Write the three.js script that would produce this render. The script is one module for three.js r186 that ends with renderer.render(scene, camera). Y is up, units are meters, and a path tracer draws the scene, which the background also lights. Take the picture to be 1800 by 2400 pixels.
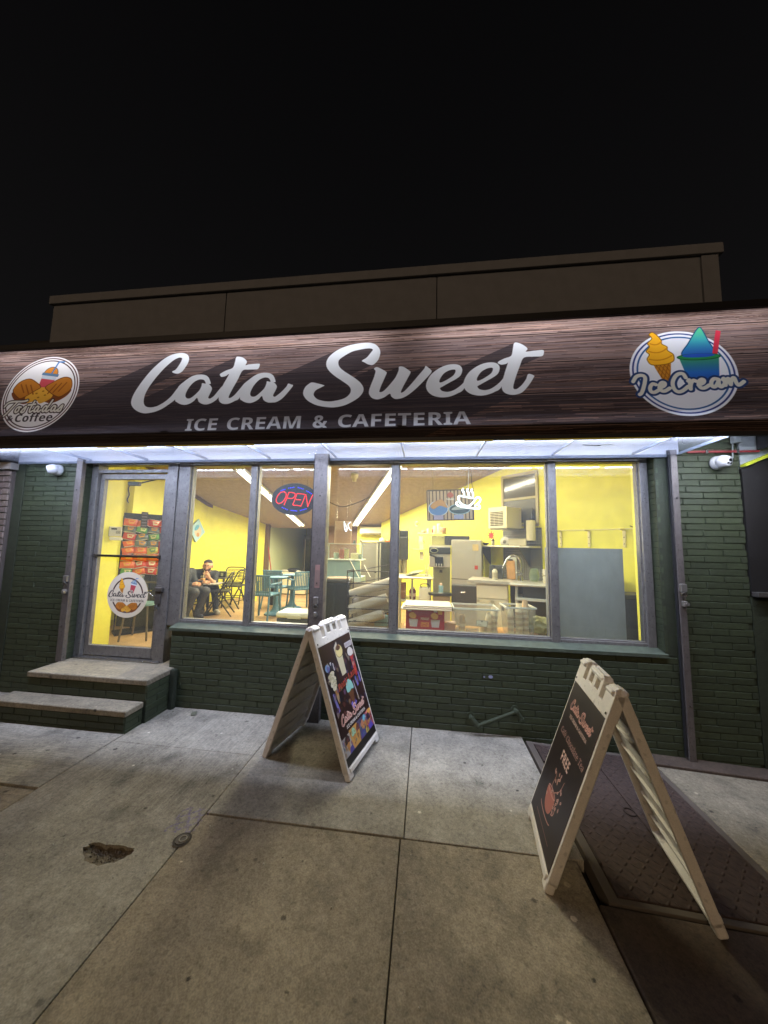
import * as THREE from 'three';
import { mergeGeometries } from 'three/addons/utils/BufferGeometryUtils.js';
import { RoundedBoxGeometry } from 'three/addons/geometries/RoundedBoxGeometry.js';
import { MarchingCubes } from 'three/addons/objects/MarchingCubes.js';
import { RectAreaLightUniformsLib } from 'three/addons/lights/RectAreaLightUniformsLib.js';
import { createNoise2D } from 'simplex-noise';

// ---------------------------------------------------------------- camera, sky, street light, exposure
const scene = new THREE.Scene();
const camera = new THREE.PerspectiveCamera(113.3, 0.75, 0.05, 400);
camera.position.set(0, 1.75, 3.455);
camera.rotation.order = 'YXZ';
camera.rotation.set(THREE.MathUtils.degToRad(5.6), THREE.MathUtils.degToRad(7.05), THREE.MathUtils.degToRad(1.17));

const renderer = new THREE.WebGLRenderer({ antialias: true });
renderer.setSize(768, 1024);
renderer.toneMapping = THREE.LinearToneMapping;
renderer.toneMappingExposure = 1.0;
renderer.shadowMap.enabled = true;
RectAreaLightUniformsLib.init();

const R = (d) => d * Math.PI / 180;
let seed = 20117;
const rnd = () => { seed = (seed + 0x6d2b79f5) | 0; let t = Math.imul(seed ^ (seed >>> 15), 1 | seed); t = (t + Math.imul(t ^ (t >>> 7), 61 | t)) ^ t; return ((t ^ (t >>> 14)) >>> 0) / 4294967296; };
const rr = (a, b) => a + (b - a) * rnd();
const noise = createNoise2D(rnd);
const fbm = (x, y, n = 4) => { let s = 0, a = 0.5, f = 1; for (let i = 0; i < n; i++) { s += a * noise(x * f, y * f); a *= 0.5; f *= 2.03; } return s; };

// night sky: nearly black, a trace of town glow towards the horizon all round
{
  const w = 64, h = 32, d = new Float32Array(w * h * 4);
  for (let y = 0; y < h; y++) for (let x = 0; x < w; x++) {
    const e = (y + 0.5) / h * 2 - 1, g = Math.exp(-Math.max(0, e) * 2.6);
    const o = (y * w + x) * 4;
    d[o] = 0.0008 + 0.0092 * g; d[o + 1] = 0.0008 + 0.0086 * g; d[o + 2] = 0.0010 + 0.0087 * g; d[o + 3] = 1;
  }
  const sky = new THREE.DataTexture(d, w, h, THREE.RGBAFormat, THREE.FloatType);
  sky.mapping = THREE.EquirectangularReflectionMapping; sky.magFilter = THREE.LinearFilter; sky.needsUpdate = true;
  scene.background = sky; scene.environment = sky;
}
// the street's lamps, far off across the road: one weak, soft, warm light from behind the viewer
const sun = new THREE.DirectionalLight(0xffdab2, 0.56);
sun.position.set(-4, 6.5, 9); sun.target.position.set(-0.5, 1.2, 0);
sun.castShadow = true; sun.shadow.radius = 26;
Object.assign(sun.shadow.camera, { left: -9, right: 9, top: 8, bottom: -8, near: 0.5, far: 40 });
sun.shadow.mapSize.set(2048, 2048);
scene.add(sun, sun.target);

const SIGN_L = 21, SOFFIT_L = 500, GLOW_L = 3, ROOM_L = 185;      // lamp strengths

// ---------------------------------------------------------------- helpers
const V = (x, y, z) => new THREE.Vector3(x, y, z);
const mats = new Map();
function mat(color, roughness = 0.7, extra = {}) {
  const key = JSON.stringify([color, roughness, extra]);
  if (!mats.has(key)) {
    const physical = ['transmission', 'clearcoat', 'sheen', 'ior', 'anisotropy'].some((k) => k in extra);
    mats.set(key, new (physical ? THREE.MeshPhysicalMaterial : THREE.MeshStandardMaterial)({ color, roughness, ...extra }));
  }
  return mats.get(key);
}
function tmat(map, roughness = 0.7, extra = {}) {
  const physical = 'transmission' in extra;
  return new (physical ? THREE.MeshPhysicalMaterial : THREE.MeshStandardMaterial)({ map, roughness, ...extra });
}
const taken = new Map();
function numbered(name) { const n = taken.get(name) ?? 0; taken.set(name, n + 1); return n ? `${name}_${String(n).padStart(3, '0')}` : name; }
function tag(o, label, category, group, kind) {
  if (label) o.userData.label = label;
  if (category) o.userData.category = category;
  if (group) o.userData.group = group;
  if (kind) o.userData.kind = kind;
  return o;
}
const lit = (m) => { m.castShadow = true; m.receiveShadow = true; return m; };
function thing(name, label, category, [x, y, z] = [0, 0, 0], turn = 0, group) {
  const o = new THREE.Group(); o.name = numbered(name); o.position.set(x, y, z); o.rotation.y = turn;
  scene.add(o); return tag(o, label, category, group);
}
function structure(name, label) { const o = new THREE.Group(); o.name = numbered(name); scene.add(o); return tag(o, label, null, null, 'structure'); }
function part(parent, name, geo, m, label) {
  const g = Array.isArray(geo) ? join(geo) : geo;
  const o = lit(new THREE.Mesh(g, m)); o.name = name; parent.add(o);
  if (label) o.userData.label = label;
  return o;
}
const strip = (g) => { const n = g.index ? g.toNonIndexed() : g; for (const k of Object.keys(n.attributes)) if (!['position', 'normal', 'uv'].includes(k)) n.deleteAttribute(k); return n; };
const join = (list) => list.length === 1 ? list[0] : mergeGeometries(list.map(strip));
const at = (g, x = 0, y = 0, z = 0, rx = 0, ry = 0, rz = 0) => { if (rx) g.rotateX(rx); if (ry) g.rotateY(ry); if (rz) g.rotateZ(rz); return g.translate(x, y, z); };
const box = (w, h, d, x = 0, y = 0, z = 0) => new THREE.BoxGeometry(w, h, d).translate(x, y, z);
const rbox = (w, h, d, x = 0, y = 0, z = 0, r = 0.008, s = 2) => new RoundedBoxGeometry(w, h, d, s, Math.min(r, w / 2.05, h / 2.05, d / 2.05)).translate(x, y, z);
const span = (x0, x1, y0, y1, z0, z1, r = 0) => r ? rbox(x1 - x0, y1 - y0, z1 - z0, (x0 + x1) / 2, (y0 + y1) / 2, (z0 + z1) / 2, r) : box(x1 - x0, y1 - y0, z1 - z0, (x0 + x1) / 2, (y0 + y1) / 2, (z0 + z1) / 2);
const cyl = (r0, r1, h, x = 0, y = 0, z = 0, n = 20) => new THREE.CylinderGeometry(r0, r1, h, n).translate(x, y, z);
const ball = (r, x = 0, y = 0, z = 0, sx = 1, sy = 1, sz = 1, n = 16) => new THREE.SphereGeometry(r, n, Math.round(n * 0.7)).scale(sx, sy, sz).translate(x, y, z);
const tube = (pts, r, n = 8, seg, closed = false, tension = 0.5) => new THREE.TubeGeometry(new THREE.CatmullRomCurve3(pts.map((p) => V(...p)), closed, 'catmullrom', tension), seg ?? Math.max(8, pts.length * 5), r, n, closed);
const lathe = (pts, x = 0, y = 0, z = 0, n = 24) => new THREE.LatheGeometry(pts.map(([a, b]) => new THREE.Vector2(a, b)), n).translate(x, y, z);
function rod(a, b, r, n = 8, r2 = r) {          // straight round bar with flat ends
  const A = V(...a), B = V(...b), g = new THREE.CylinderGeometry(r2, r, A.distanceTo(B), n);
  g.applyQuaternion(new THREE.Quaternion().setFromUnitVectors(V(0, 1, 0), B.clone().sub(A).normalize()));
  const c = A.add(B).multiplyScalar(0.5); return g.translate(c.x, c.y, c.z);
}
function boxUV(g0, s = 1) {                      // uv in metres from the two axes that face the surface
  const g = strip(g0), p = g.attributes.position, n = g.attributes.normal, uv = new Float32Array(p.count * 2);
  for (let i = 0; i < p.count; i++) {
    const ax = Math.abs(n.getX(i)), ay = Math.abs(n.getY(i)), az = Math.abs(n.getZ(i));
    const [u, v] = ay >= ax && ay >= az ? [p.getX(i), p.getZ(i)] : ax >= az ? [p.getZ(i), p.getY(i)] : [p.getX(i), p.getY(i)];
    uv[2 * i] = u * s; uv[2 * i + 1] = v * s;
  }
  g.setAttribute('uv', new THREE.BufferAttribute(uv, 2)); return g;
}
const plankG = (() => { const g = new THREE.BoxGeometry(1, 0.022, 0.1805); const n = g.attributes.normal, p = g.attributes.position, uv = g.attributes.uv; for (let i = 0; i < p.count; i++) uv.setXY(i, p.getZ(i) * 4, p.getX(i) * 1.4); return g; })();
const shapeOf = (pts) => new THREE.Shape(pts.map(([x, y]) => new THREE.Vector2(x, y)));
const prism = (pts, depth, bevel = 0) => new THREE.ExtrudeGeometry(shapeOf(pts), { depth, bevelEnabled: bevel > 0, bevelSize: bevel, bevelThickness: bevel, bevelSegments: 2, steps: 1 });
function dup(root, [x, y, z], turn, label) {
  const c = root.clone(); c.name = numbered(root.name.replace(/_\d{3}$/, '')); c.position.set(x, y, z); c.rotation.y = turn; scene.add(c);
  c.userData = { ...root.userData }; if (label) c.userData.label = label;
  return c;
}
function canvas(w, h, draw) {
  const c = document.createElement('canvas'); c.width = w; c.height = h; const k = c.getContext('2d'); draw(k, w, h);
  const t = new THREE.CanvasTexture(c); t.colorSpace = THREE.SRGBColorSpace; t.magFilter = THREE.LinearFilter; t.anisotropy = 8; return t;
}
function field(w, h, f, srgb = false, wrap = THREE.RepeatWrapping) {   // f(x, y) -> grey 0..1 or [r, g, b]
  const d = new Uint8Array(w * h * 4);
  for (let y = 0; y < h; y++) for (let x = 0; x < w; x++) {
    let v = f(x, y); if (typeof v === 'number') v = [v, v, v];
    const o = (y * w + x) * 4; for (let i = 0; i < 3; i++) d[o + i] = Math.max(0, Math.min(255, v[i] * 255)); d[o + 3] = 255;
  }
  const t = new THREE.DataTexture(d, w, h); t.magFilter = THREE.LinearFilter; t.minFilter = THREE.LinearMipmapLinearFilter; t.generateMipmaps = true; t.wrapS = t.wrapT = wrap; if (srgb) t.colorSpace = THREE.SRGBColorSpace; t.needsUpdate = true; return t;
}
// plane quad of a flat print, facing +z, centred, uv 0..1
const sheet = (w, h, t = 0.003) => { const g = new THREE.BoxGeometry(w, h, t); return g; };
function glow(hex, k) { return new THREE.MeshStandardMaterial({ color: 0x111111, roughness: 0.5, emissive: hex, emissiveIntensity: k }); }
function areaLight(hex, k, w, h, pos, look) {
  const l = new THREE.RectAreaLight(hex, k, w, h); l.position.set(...pos); l.lookAt(...look); scene.add(l); return l;
}
const SCRIPT = [
  ['-2518,788 -2487,768 -2445,763 -2408,785 -2383,831 -2364,880 -2362,931 -2382,972 -2423,998 -2477,1005 -2547,995 -2623,958 -2682,904 -2748,824 -2800,739 -2848,642 -2880,557 -2891,491 -2884,442 -2856,400 -2809,363 -2750,337 -2690,329 -2602,344 -2529,377 -2470,422 -2418,470 -2380,537 -2357,645 -2416,599 -2466,511 -2522,451 -2593,406 -2659,393 -2707,401 -2740,431 -2755,480 -2754,546 -2731,624 -2687,715 -2635,800 -2589,861 -2531,921 -2483,948 -2454,948 -2440,937 -2443,907 -2459,860 -2484,811'],
  ['-2418,470 -2388,437 -2344,415 -2297,408 -2254,420 -2215,448 -2190,479 -2162,435 -2118,410 -2073,405 -2031,418 -1992,446 -1967,479 -1935,567 -1952,597 -2013,502 -2046,471 -2065,469 -2073,481 -2067,507 -2055,548 -2053,581 -2081,618 -2093,626 -2077,630 -2076,639 -2090,669 -2111,703 -2144,728 -2192,740 -2249,738 -2302,718 -2362,669 -2417,601', '-2167,641 -2130,635 -2143,663 -2163,680 -2204,684 -2256,657 -2296,600 -2317,535 -2313,497 -2288,477 -2255,482 -2217,517 -2181,565 -2169,610'],
  ['-1859,918 -1837,926 -1790,914 -1752,884 -1737,857 -1745,823 -1711,831 -1612,834 -1600,819 -1605,785 -1623,770 -1702,771 -1767,763 -1802,662 -1844,551 -1864,482 -1857,467 -1837,472 -1804,503 -1755,577 -1723,617 -1752,466 -1798,431 -1843,408 -1880,402 -1919,409 -1951,433 -1967,474 -1966,530 -1944,615 -1904,727 -1932,710 -1975,703 -1995,722 -1993,740 -1942,772 -1877,799 -1864,854'],
  ['-1749,465 -1722,433 -1681,412 -1637,405 -1596,417 -1557,444 -1532,474 -1508,431 -1467,406 -1424,402 -1378,407 -1325,444 -1275,511 -1238,573 -1257,587 -1288,597 -1302,567 -1343,514 -1386,473 -1406,462 -1421,475 -1414,502 -1400,541 -1396,574 -1421,610 -1433,617 -1417,621 -1416,629 -1427,659 -1446,692 -1476,716 -1521,728 -1575,726 -1627,707 -1686,659 -1741,593', '-1502,632 -1467,626 -1478,653 -1497,670 -1535,674 -1586,648 -1627,592 -1650,528 -1648,491 -1626,472 -1594,476 -1556,511 -1519,558 -1506,602'],
  ['-598,811 -554,844 -519,894 -501,923 -511,937 -545,943 -620,935 -695,917 -769,873 -815,832 -819,788 -798,744 -749,699 -662,635 -599,578 -567,522 -571,473 -605,425 -661,384 -732,349 -819,332 -908,339 -1000,363 -1080,410 -1123,462 -1132,504 -1117,554 -1082,590 -1053,600 -998,586 -943,567 -936,560 -971,539 -1007,519 -1027,491 -1024,458 -991,423 -944,405 -868,394 -780,407 -723,430 -689,470 -684,511 -709,553 -764,598 -836,652 -894,706 -929,759 -938,812 -915,873 -850,936 -761,979 -655,1003 -548,1007 -486,989 -442,942 -428,889 -441,820 -469,779 -498,759 -536,768 -574,793'],
  ['-481,719 -452,735 -400,707 -365,680 -361,663 -381,605 -407,532 -419,483 -412,472 -383,482 -335,537 -280,617 -253,691 -250,728 -211,726 -159,686 -144,661 -172,596 -212,507 -225,467 -218,459 -190,479 -135,545 -65,640 -23,696 -9,725 19,702 45,668 27,632 -22,572 -92,494 -161,433 -217,403 -273,397 -309,422 -325,452 -374,417 -430,399 -481,413 -512,454 -514,495 -502,544 -477,626 -465,693'],
  ['323,474 268,432 200,403 131,398 62,416 14,458 -5,515 6,571 41,635 104,690 175,723 245,730 293,713 313,671 299,614 257,576 201,543 145,508 118,489 138,461 186,451 241,468 304,518 353,580 409,650', '115,550 118,582 153,638 202,668 244,674 254,657 236,617 188,579 139,552'],
  ['638,478 584,436 516,408 449,403 383,421 337,462 320,518 332,574 368,637 431,691 500,724 569,731 616,714 634,673 618,617 576,579 521,546 466,512 439,493 458,465 505,455 559,472 621,521 670,582 727,652', '438,553 441,585 477,640 526,670 567,676 575,659 558,620 509,582 461,555'],
  ['765,914 789,926 835,903 873,867 876,846 864,825 931,831 998,835 1013,821 1004,781 980,769 914,770 840,762 802,678 762,569 738,483 743,456 769,458 810,496 846,549 862,592 882,598 914,580 910,562 869,493 813,426 759,402 707,402 662,424 642,464 647,526 671,613 703,716 690,709 649,703 620,720 630,740 679,766 734,788 751,845']];
const polys = SCRIPT.map((s) => s.map((t) => t.split(' ').map((q) => q.split(',').map((n) => n / 1000))));
function smoothPath(k, pts, f) {                 // closed curve through the points
  const n = pts.length, P = (i) => f(pts[(i + n) % n]);
  k.moveTo(...P(0));
  for (let i = 0; i < n; i++) {
    const a = P(i - 1), b = P(i), c = P(i + 1), d = P(i + 2), t = 0.16;
    k.bezierCurveTo(b[0] + (c[0] - a[0]) * t, b[1] + (c[1] - a[1]) * t, c[0] - (d[0] - b[0]) * t, c[1] - (d[1] - b[1]) * t, c[0], c[1]);
  }
  k.closePath();
}
function scriptFill(k, f) { for (const s of polys) { k.beginPath(); for (const p of s) smoothPath(k, p, f); k.fill('evenodd'); } }
function scriptStroke(k, f) { for (const s of polys) { k.beginPath(); for (const p of s) smoothPath(k, p, f); k.stroke(); } }
// the shop name fitted into a box: x0 left, y baseline, w width (canvas pixels)
const scriptMap = (x0, y, w) => { const s = w / 3.904; return ([u, v]) => [x0 + (u + 2.891) * s, y - (v - 0.355) * s * 1.0]; };
// hand lettering as round pen strokes: list of polylines in a unit box
function pen(k, strokes, f, width) { k.lineCap = k.lineJoin = 'round'; k.lineWidth = width; for (const s of strokes) { k.beginPath(); s.forEach((p, i) => { const q = f(p); if (!i) k.moveTo(...q); else { const o = f(s[i - 1]); k.quadraticCurveTo(...o, (o[0] + q[0]) / 2, (o[1] + q[1]) / 2); if (i === s.length - 1) k.lineTo(...q); } }); k.stroke(); } }
const blob = (k, pts, fill, stroke, lw = 2) => { k.beginPath(); smoothPath(k, pts, (p) => p); if (fill) { k.fillStyle = fill; k.fill(); } if (stroke) { k.strokeStyle = stroke; k.lineWidth = lw; k.stroke(); } };
const poly = (k, pts, fill) => { k.beginPath(); pts.forEach((p, i) => i ? k.lineTo(...p) : k.moveTo(...p)); k.closePath(); k.fillStyle = fill; k.fill(); };
const oval = (k, x, y, rx, ry, fill, stroke, lw = 2, rot = 0) => { k.beginPath(); k.ellipse(x, y, rx, ry, rot, 0, Math.PI * 2); if (fill) { k.fillStyle = fill; k.fill(); } if (stroke) { k.strokeStyle = stroke; k.lineWidth = lw; k.stroke(); } };
const fitText = (k, text, x, y, w, h, font = 'bold', family = 'sans-serif') => { k.save(); k.font = `${font} 100px ${family}`; const m = k.measureText(text).width; k.translate(x, y); k.scale(w / m, h / 72); k.fillText(text, 0, 0); k.restore(); };

// pictures that several prints share, drawn in a box 100 x 100 at (x, y) scaled by s
function drawCone(k, x, y, s, tilt = 0) {        // soft ice on a waffle cone
  k.save(); k.translate(x, y); k.rotate(tilt); k.scale(s, s);
  poly(k, [[-17, 0], [17, 0], [3, 58], [-2, 58]], '#c8862f');
  k.strokeStyle = '#8f5718'; k.lineWidth = 1.2; k.save(); k.beginPath(); k.moveTo(-17, 0); k.lineTo(17, 0); k.lineTo(3, 58); k.lineTo(-2, 58); k.closePath(); k.clip(); k.beginPath(); for (let i = -6; i < 7; i++) { k.moveTo(i * 7, 0); k.lineTo(i * 7 + 26, 58); k.moveTo(i * 7, 0); k.lineTo(i * 7 - 26, 58); } k.stroke(); k.restore();
  blob(k, [[-20, 4], [-24, -8], [-18, -18], [-22, -26], [-14, -36], [-16, -44], [-6, -54], [-9, -64], [-2, -68], [5, -60], [10, -48], [9, -40], [17, -32], [16, -24], [24, -14], [22, 0], [10, 6], [-8, 7]], '#f2b32c', '#8a5a12', 1.6);
  k.strokeStyle = '#d2871a'; k.lineWidth = 2.4; k.beginPath(); k.moveTo(-21, -8); k.quadraticCurveTo(0, 2, 22, -12); k.moveTo(-18, -26); k.quadraticCurveTo(0, -14, 17, -30); k.moveTo(-12, -43); k.quadraticCurveTo(0, -34, 10, -46); k.stroke();
  k.restore();
}
function drawDrink(k, x, y, s, tilt, lid, body) {   // dome-lidded cup with a bent straw
  k.save(); k.translate(x, y); k.rotate(tilt); k.scale(s, s);
  poly(k, [[-20, -8], [20, -8], [13, 52], [-13, 52]], body); poly(k, [[-20, -8], [20, -8], [19, 0], [-19, 0]], '#c9d6de');
  k.beginPath(); k.arc(0, -14, 19, Math.PI, 0); k.closePath(); k.fillStyle = lid; k.fill(); k.lineWidth = 1.6; k.strokeStyle = '#47515c'; k.stroke();
  k.fillStyle = '#5f7f9c'; k.fillRect(-23, -16, 46, 7);
  k.strokeStyle = '#4f7fb4'; k.lineWidth = 4; k.beginPath(); k.moveTo(2, -14); k.lineTo(7, -48); k.lineTo(23, -50); k.stroke();
  k.restore();
}
function drawToast(k, x, y, s) {                 // two halves of a pressed sandwich with cheese between
  k.save(); k.translate(x, y); k.scale(s, s);
  blob(k, [[-58, -4], [-50, 10], [-28, 20], [0, 14], [28, 20], [52, 8], [58, -6], [30, 0], [0, 4], [-30, 2]], '#7a4524', null);
  blob(k, [[-22, -2], [0, -12], [22, -2], [24, 10], [6, 20], [-4, 14], [-20, 18], [-28, 8]], '#d9a23c', null);
  blob(k, [[-58, -8], [-50, -24], [-32, -30], [-12, -20], [-4, -12], [-12, -6], [-34, 8], [-44, 6]], '#b9752c', '#70401a', 1.5);
  blob(k, [[58, -8], [52, -26], [36, -30], [16, -20], [6, -12], [14, -4], [36, 8], [48, 4]], '#b9752c', '#70401a', 1.5);
  k.strokeStyle = '#8a4f1c'; k.lineWidth = 2.4; k.beginPath(); for (const m of [-1, 1]) for (let i = 0; i < 3; i++) { k.moveTo(m * (46 - i * 10), -20 + i); k.lineTo(m * (34 - i * 10), -2 + i * 2); } k.stroke();
  for (const [a, b] of [[-8, 0], [4, -4], [10, 4], [-2, 8]]) oval(k, a, b, 2.4, 1.6, '#9a6a1e');
  k.restore();
}
// ---------------------------------------------------------------- surfaces
const GX = 7.8, GZ = 2.6, GW = 2048, GH = 680;   // the walked part of the pavement, metres and pixels
const pavementDots = [];
for (let i = 0; i < 150; i++) pavementDots.push([rr(0, GX), rr(0, GZ), rr(0.006, 0.02), rnd() < 0.72 ? -1 : 1, rr(0.25, 0.8)]);
const dotGrid = new Map();
for (const d of pavementDots) { const k = Math.floor(d[0] * 4) + ',' + Math.floor(d[1] * 4); for (let a = -1; a < 2; a++) for (let b = -1; b < 2; b++) { const q = (Math.floor(d[0] * 4) + a) + ',' + (Math.floor(d[1] * 4) + b); if (!dotGrid.has(q)) dotGrid.set(q, []); dotGrid.get(q).push(d); } }
const speck = (x, y) => { const s = Math.sin(x * 127.1 + y * 311.7) * 43758.5453; return s - Math.floor(s); };
function pavementTone(x, y) {
  const X = x / GW * GX, Z = y / GH * GZ;
  let v = 0.56 + 0.07 * fbm(X * 0.9, Z * 0.9, 4) + 0.06 * fbm(X * 5 + 9, Z * 5, 3) + 0.035 * noise(X * 22, Z * 22) + 0.03 * noise(X * 70, Z * 70) + 0.11 * (speck(x, y) - 0.5);
  v += 0.03 * noise(X * 1.3, Z * 55 + 2 * noise(X * 2, Z * 2)) * (X < 1.9 ? 1.5 : 0.25) + 0.03 * noise(X * 60, Z * 1.2) * (X > 1.9 && X < 3.2 && Z < 1.3 ? 1.3 : 0.1);
  const st = fbm(X * 1.7 + 31, Z * 1.7 + 7, 4); if (st > 0.22) v -= (st - 0.22) * 0.22;
  const grit = noise(X * 26 + 50, Z * 26); if (grit > 0.55) v -= 0.22 * (grit - 0.55);
  for (const d of dotGrid.get(Math.floor(X * 4) + ',' + Math.floor(Z * 4)) ?? []) { const q = Math.hypot(X - d[0], (Z - d[1]) * 1.15) + 0.004 * noise(X * 90, Z * 90); if (q < d[2]) v += d[3] * 0.36 * d[4] * Math.min(1, (d[2] - q) / 0.004); }
  // faded blue survey paint beside the valve cap
  const bx = X - 3.13, bz = Z - 1.31; let blue = 0;
  if (Math.abs(bx) < 0.09 && Math.abs(bz) < 0.1) { const s = Math.max(Math.cos((bx * 0.8 + bz) * 95), Math.cos((bx - bz * 0.6) * 90)); blue = Math.max(0, s - 0.35) * 0.8 * (0.5 + 0.5 * noise(X * 45, Z * 45)); }
  return [v, v * (0.965 - 0.06 * blue), v * (0.87 + 0.25 * blue) + 0.02 * blue].map((q, i) => blue > 0.05 && i < 2 ? q * (1 - 0.42 * blue) : q);
}
const pavementMap = field(GW, GH, pavementTone, true, THREE.MirroredRepeatWrapping);
const pavementBump = field(GW, GH, (x, y) => { const X = x / GW * GX, Z = y / GH * GZ; return 0.5 + 0.14 * noise(X * 60, Z * 60) + 0.16 * (speck(x + 7, y) - 0.5) + 0.10 * fbm(X * 6, Z * 6, 3); }, false, THREE.MirroredRepeatWrapping);
const concreteM = new THREE.MeshStandardMaterial({ map: pavementMap, bumpMap: pavementBump, bumpScale: 0.004, roughness: 0.92 });
const concreteDarkM = new THREE.MeshStandardMaterial({ map: pavementMap, bumpMap: pavementBump, bumpScale: 0.004, roughness: 0.9, color: 0x8a7b74 });
const concreteWarmM = new THREE.MeshStandardMaterial({ map: pavementMap, bumpMap: pavementBump, bumpScale: 0.005, roughness: 0.93, color: 0xf8efe2 });  // warm tint paints in the warmer light beyond the canopy
const stepM = new THREE.MeshStandardMaterial({ map: pavementMap, bumpMap: pavementBump, bumpScale: 0.003, roughness: 0.9, color: 0xe2dccf });
const groundUV = (g0) => { const g = strip(g0), p = g.attributes.position, uv = new Float32Array(p.count * 2); for (let i = 0; i < p.count; i++) { uv[2 * i] = (p.getX(i) + 4.6) / GX; uv[2 * i + 1] = (p.getZ(i) - 0.6 * p.getY(i)) / GZ; } g.setAttribute('uv', new THREE.BufferAttribute(uv, 2)); return g; };

// painted brick: brush marks, runs and pits
const paintBump = field(256, 256, (x, y) => 0.5 + 0.25 * noise(x / 9, y / 6) + 0.18 * noise(x / 2.5, y / 2.5) + 0.15 * fbm(x / 40, y / 40, 3));
const paintTone = (r, g, b) => field(256, 256, (x, y) => { const k = 1 + 0.16 * fbm(x / 60, y / 50, 4) + 0.08 * noise(x / 3, y / 3) + 0.07 * (speck(x, y) - 0.5); return [r * k, g * k, b * k]; }, true);
const greenA = [0.186, 0.220, 0.140], greenTex = paintTone(...greenA), greenTex2 = paintTone(0.176, 0.209, 0.134), greenTex3 = paintTone(0.196, 0.231, 0.148);
const brickMs = [greenTex, greenTex2, greenTex3].map((map) => new THREE.MeshStandardMaterial({ map, bumpMap: paintBump, bumpScale: 0.003, roughness: 0.62 }));
const mortarM = new THREE.MeshStandardMaterial({ map: greenTex2, bumpMap: paintBump, bumpScale: 0.004, roughness: 0.8, color: 0xdcdcdc });
const sillM = new THREE.MeshStandardMaterial({ map: paintTone(0.27, 0.305, 0.255), bumpMap: paintBump, bumpScale: 0.002, roughness: 0.6 });
const tanMs = [paintTone(0.50, 0.45, 0.41), paintTone(0.46, 0.41, 0.38)].map((map) => new THREE.MeshStandardMaterial({ map, bumpMap: paintBump, bumpScale: 0.005, roughness: 0.9 }));
const stuccoM = new THREE.MeshStandardMaterial({ map: field(256, 256, (x, y) => { const k = 0.47 + 0.02 * fbm(x / 90, y / 90, 4) + 0.03 * (speck(x, y) - 0.5); return [k * 0.97, k * 0.985, k * 1.03]; }, true), bumpMap: paintBump, bumpScale: 0.001, roughness: 0.9 });

// weathered aluminium of the shop front, with scuffs
const aluTex = field(256, 512, (x, y) => { const k = 0.45 + 0.05 * fbm(x / 30, y / 90, 4) + 0.035 * noise(x / 1.6, y / 60) + (noise(x / 14, y / 22) > 0.72 ? -0.1 : 0) + 0.03 * (speck(x, y) - 0.5); return [k, k * 0.985, k * 0.955]; }, true);
const aluRough = field(256, 256, (x, y) => 0.5 + 0.16 * fbm(x / 40, y / 40, 4) + 0.1 * noise(x / 5, y / 5));
const aluM = new THREE.MeshStandardMaterial({ map: aluTex, roughnessMap: aluRough, roughness: 0.9, metalness: 0.35 });
const railM = new THREE.MeshStandardMaterial({ map: aluTex, roughnessMap: aluRough, roughness: 0.95, metalness: 0.25, color: 0xd8d0cf });
const steelM = new THREE.MeshStandardMaterial({ color: 0x9b9a96, metalness: 0.85, roughness: 0.32, roughnessMap: aluRough });
const stainlessM = new THREE.MeshStandardMaterial({ color: 0xbdb9ae, metalness: 0.5, roughness: 0.42 });
const rustM = mat(0x3c322c, 0.9, { metalness: 0.3 });
const blackM = mat(0x141414, 0.55), charcoalM = mat(0x23221f, 0.7), whitePlasticM = mat(0xcfcabb, 0.45), creamM = mat(0xd8cfb4, 0.5), greyM = mat(0x6d6f70, 0.6), chromeM = mat(0xd0d0cc, 0.18, { metalness: 1 });
const glassM = new THREE.MeshPhysicalMaterial({ color: 0xf4f8f4, roughness: 0.0, transmission: 0.965, thickness: 0, ior: 1.5 });  // slight milkiness imitates a veil of reflections and bloom
const clearPlasticM = new THREE.MeshPhysicalMaterial({ color: 0xe6e8e4, roughness: 0.08, transmission: 0.9, thickness: 0, ior: 1.45 });

// interior
const yellowTex = field(512, 512, (x, y) => { const k = 1 + 0.05 * fbm(x / 120, y / 120, 4) + 0.025 * noise(x / 3, y / 3); return [0.885 * k, 0.855 * k, 0.30 * k]; }, true);
const yellowM = new THREE.MeshStandardMaterial({ map: yellowTex, roughness: 0.6, bumpMap: paintBump, bumpScale: 0.0015 });
const ceilTex = field(512, 512, (x, y) => { const k = 0.62 + 0.05 * fbm(x / 70, y / 70, 4) + 0.05 * noise(x / 2.5, y / 20) + 0.05 * noise(x / 20, y / 2.5) + 0.03 * (speck(x, y) - 0.5) - (x % 256 < 3 || y % 256 < 3 ? 0.08 : 0); return [k * 1.0, k * 0.87, k * 0.77]; }, true);
const ceilM = new THREE.MeshStandardMaterial({ map: ceilTex, roughness: 0.75, bumpMap: ceilTex, bumpScale: 0.003 });
const woodTex = (r, g, b, s = 1) => field(256, 512, (x, y) => { const w = noise(x / 9 + 3 * noise(x / 60, y / 200), y / 160) * 0.5 + noise(x / 3, y / 90) * 0.3 + 0.2 * noise(x / 1.5, y / 30); const k = 1 + 0.16 * s * w; return [r * k, g * k, b * k]; }, true);
const floorMs = [woodTex(0.66, 0.53, 0.36), woodTex(0.61, 0.48, 0.33), woodTex(0.70, 0.57, 0.40)].map((map) => new THREE.MeshStandardMaterial({ map, roughness: 0.45 }));
const plywoodM = new THREE.MeshStandardMaterial({ map: woodTex(0.78, 0.58, 0.33), roughness: 0.5 });
const speckleM = new THREE.MeshStandardMaterial({ map: field(256, 256, (x, y) => { const n = noise(x / 7, y / 7) + 0.6 * noise(x / 3, y / 3); const k = n > 0.45 ? 0.35 : n < -0.5 ? 0.86 : 0.72; return [k, k * 0.96, k * 0.86]; }, true), roughness: 0.35 });
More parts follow.
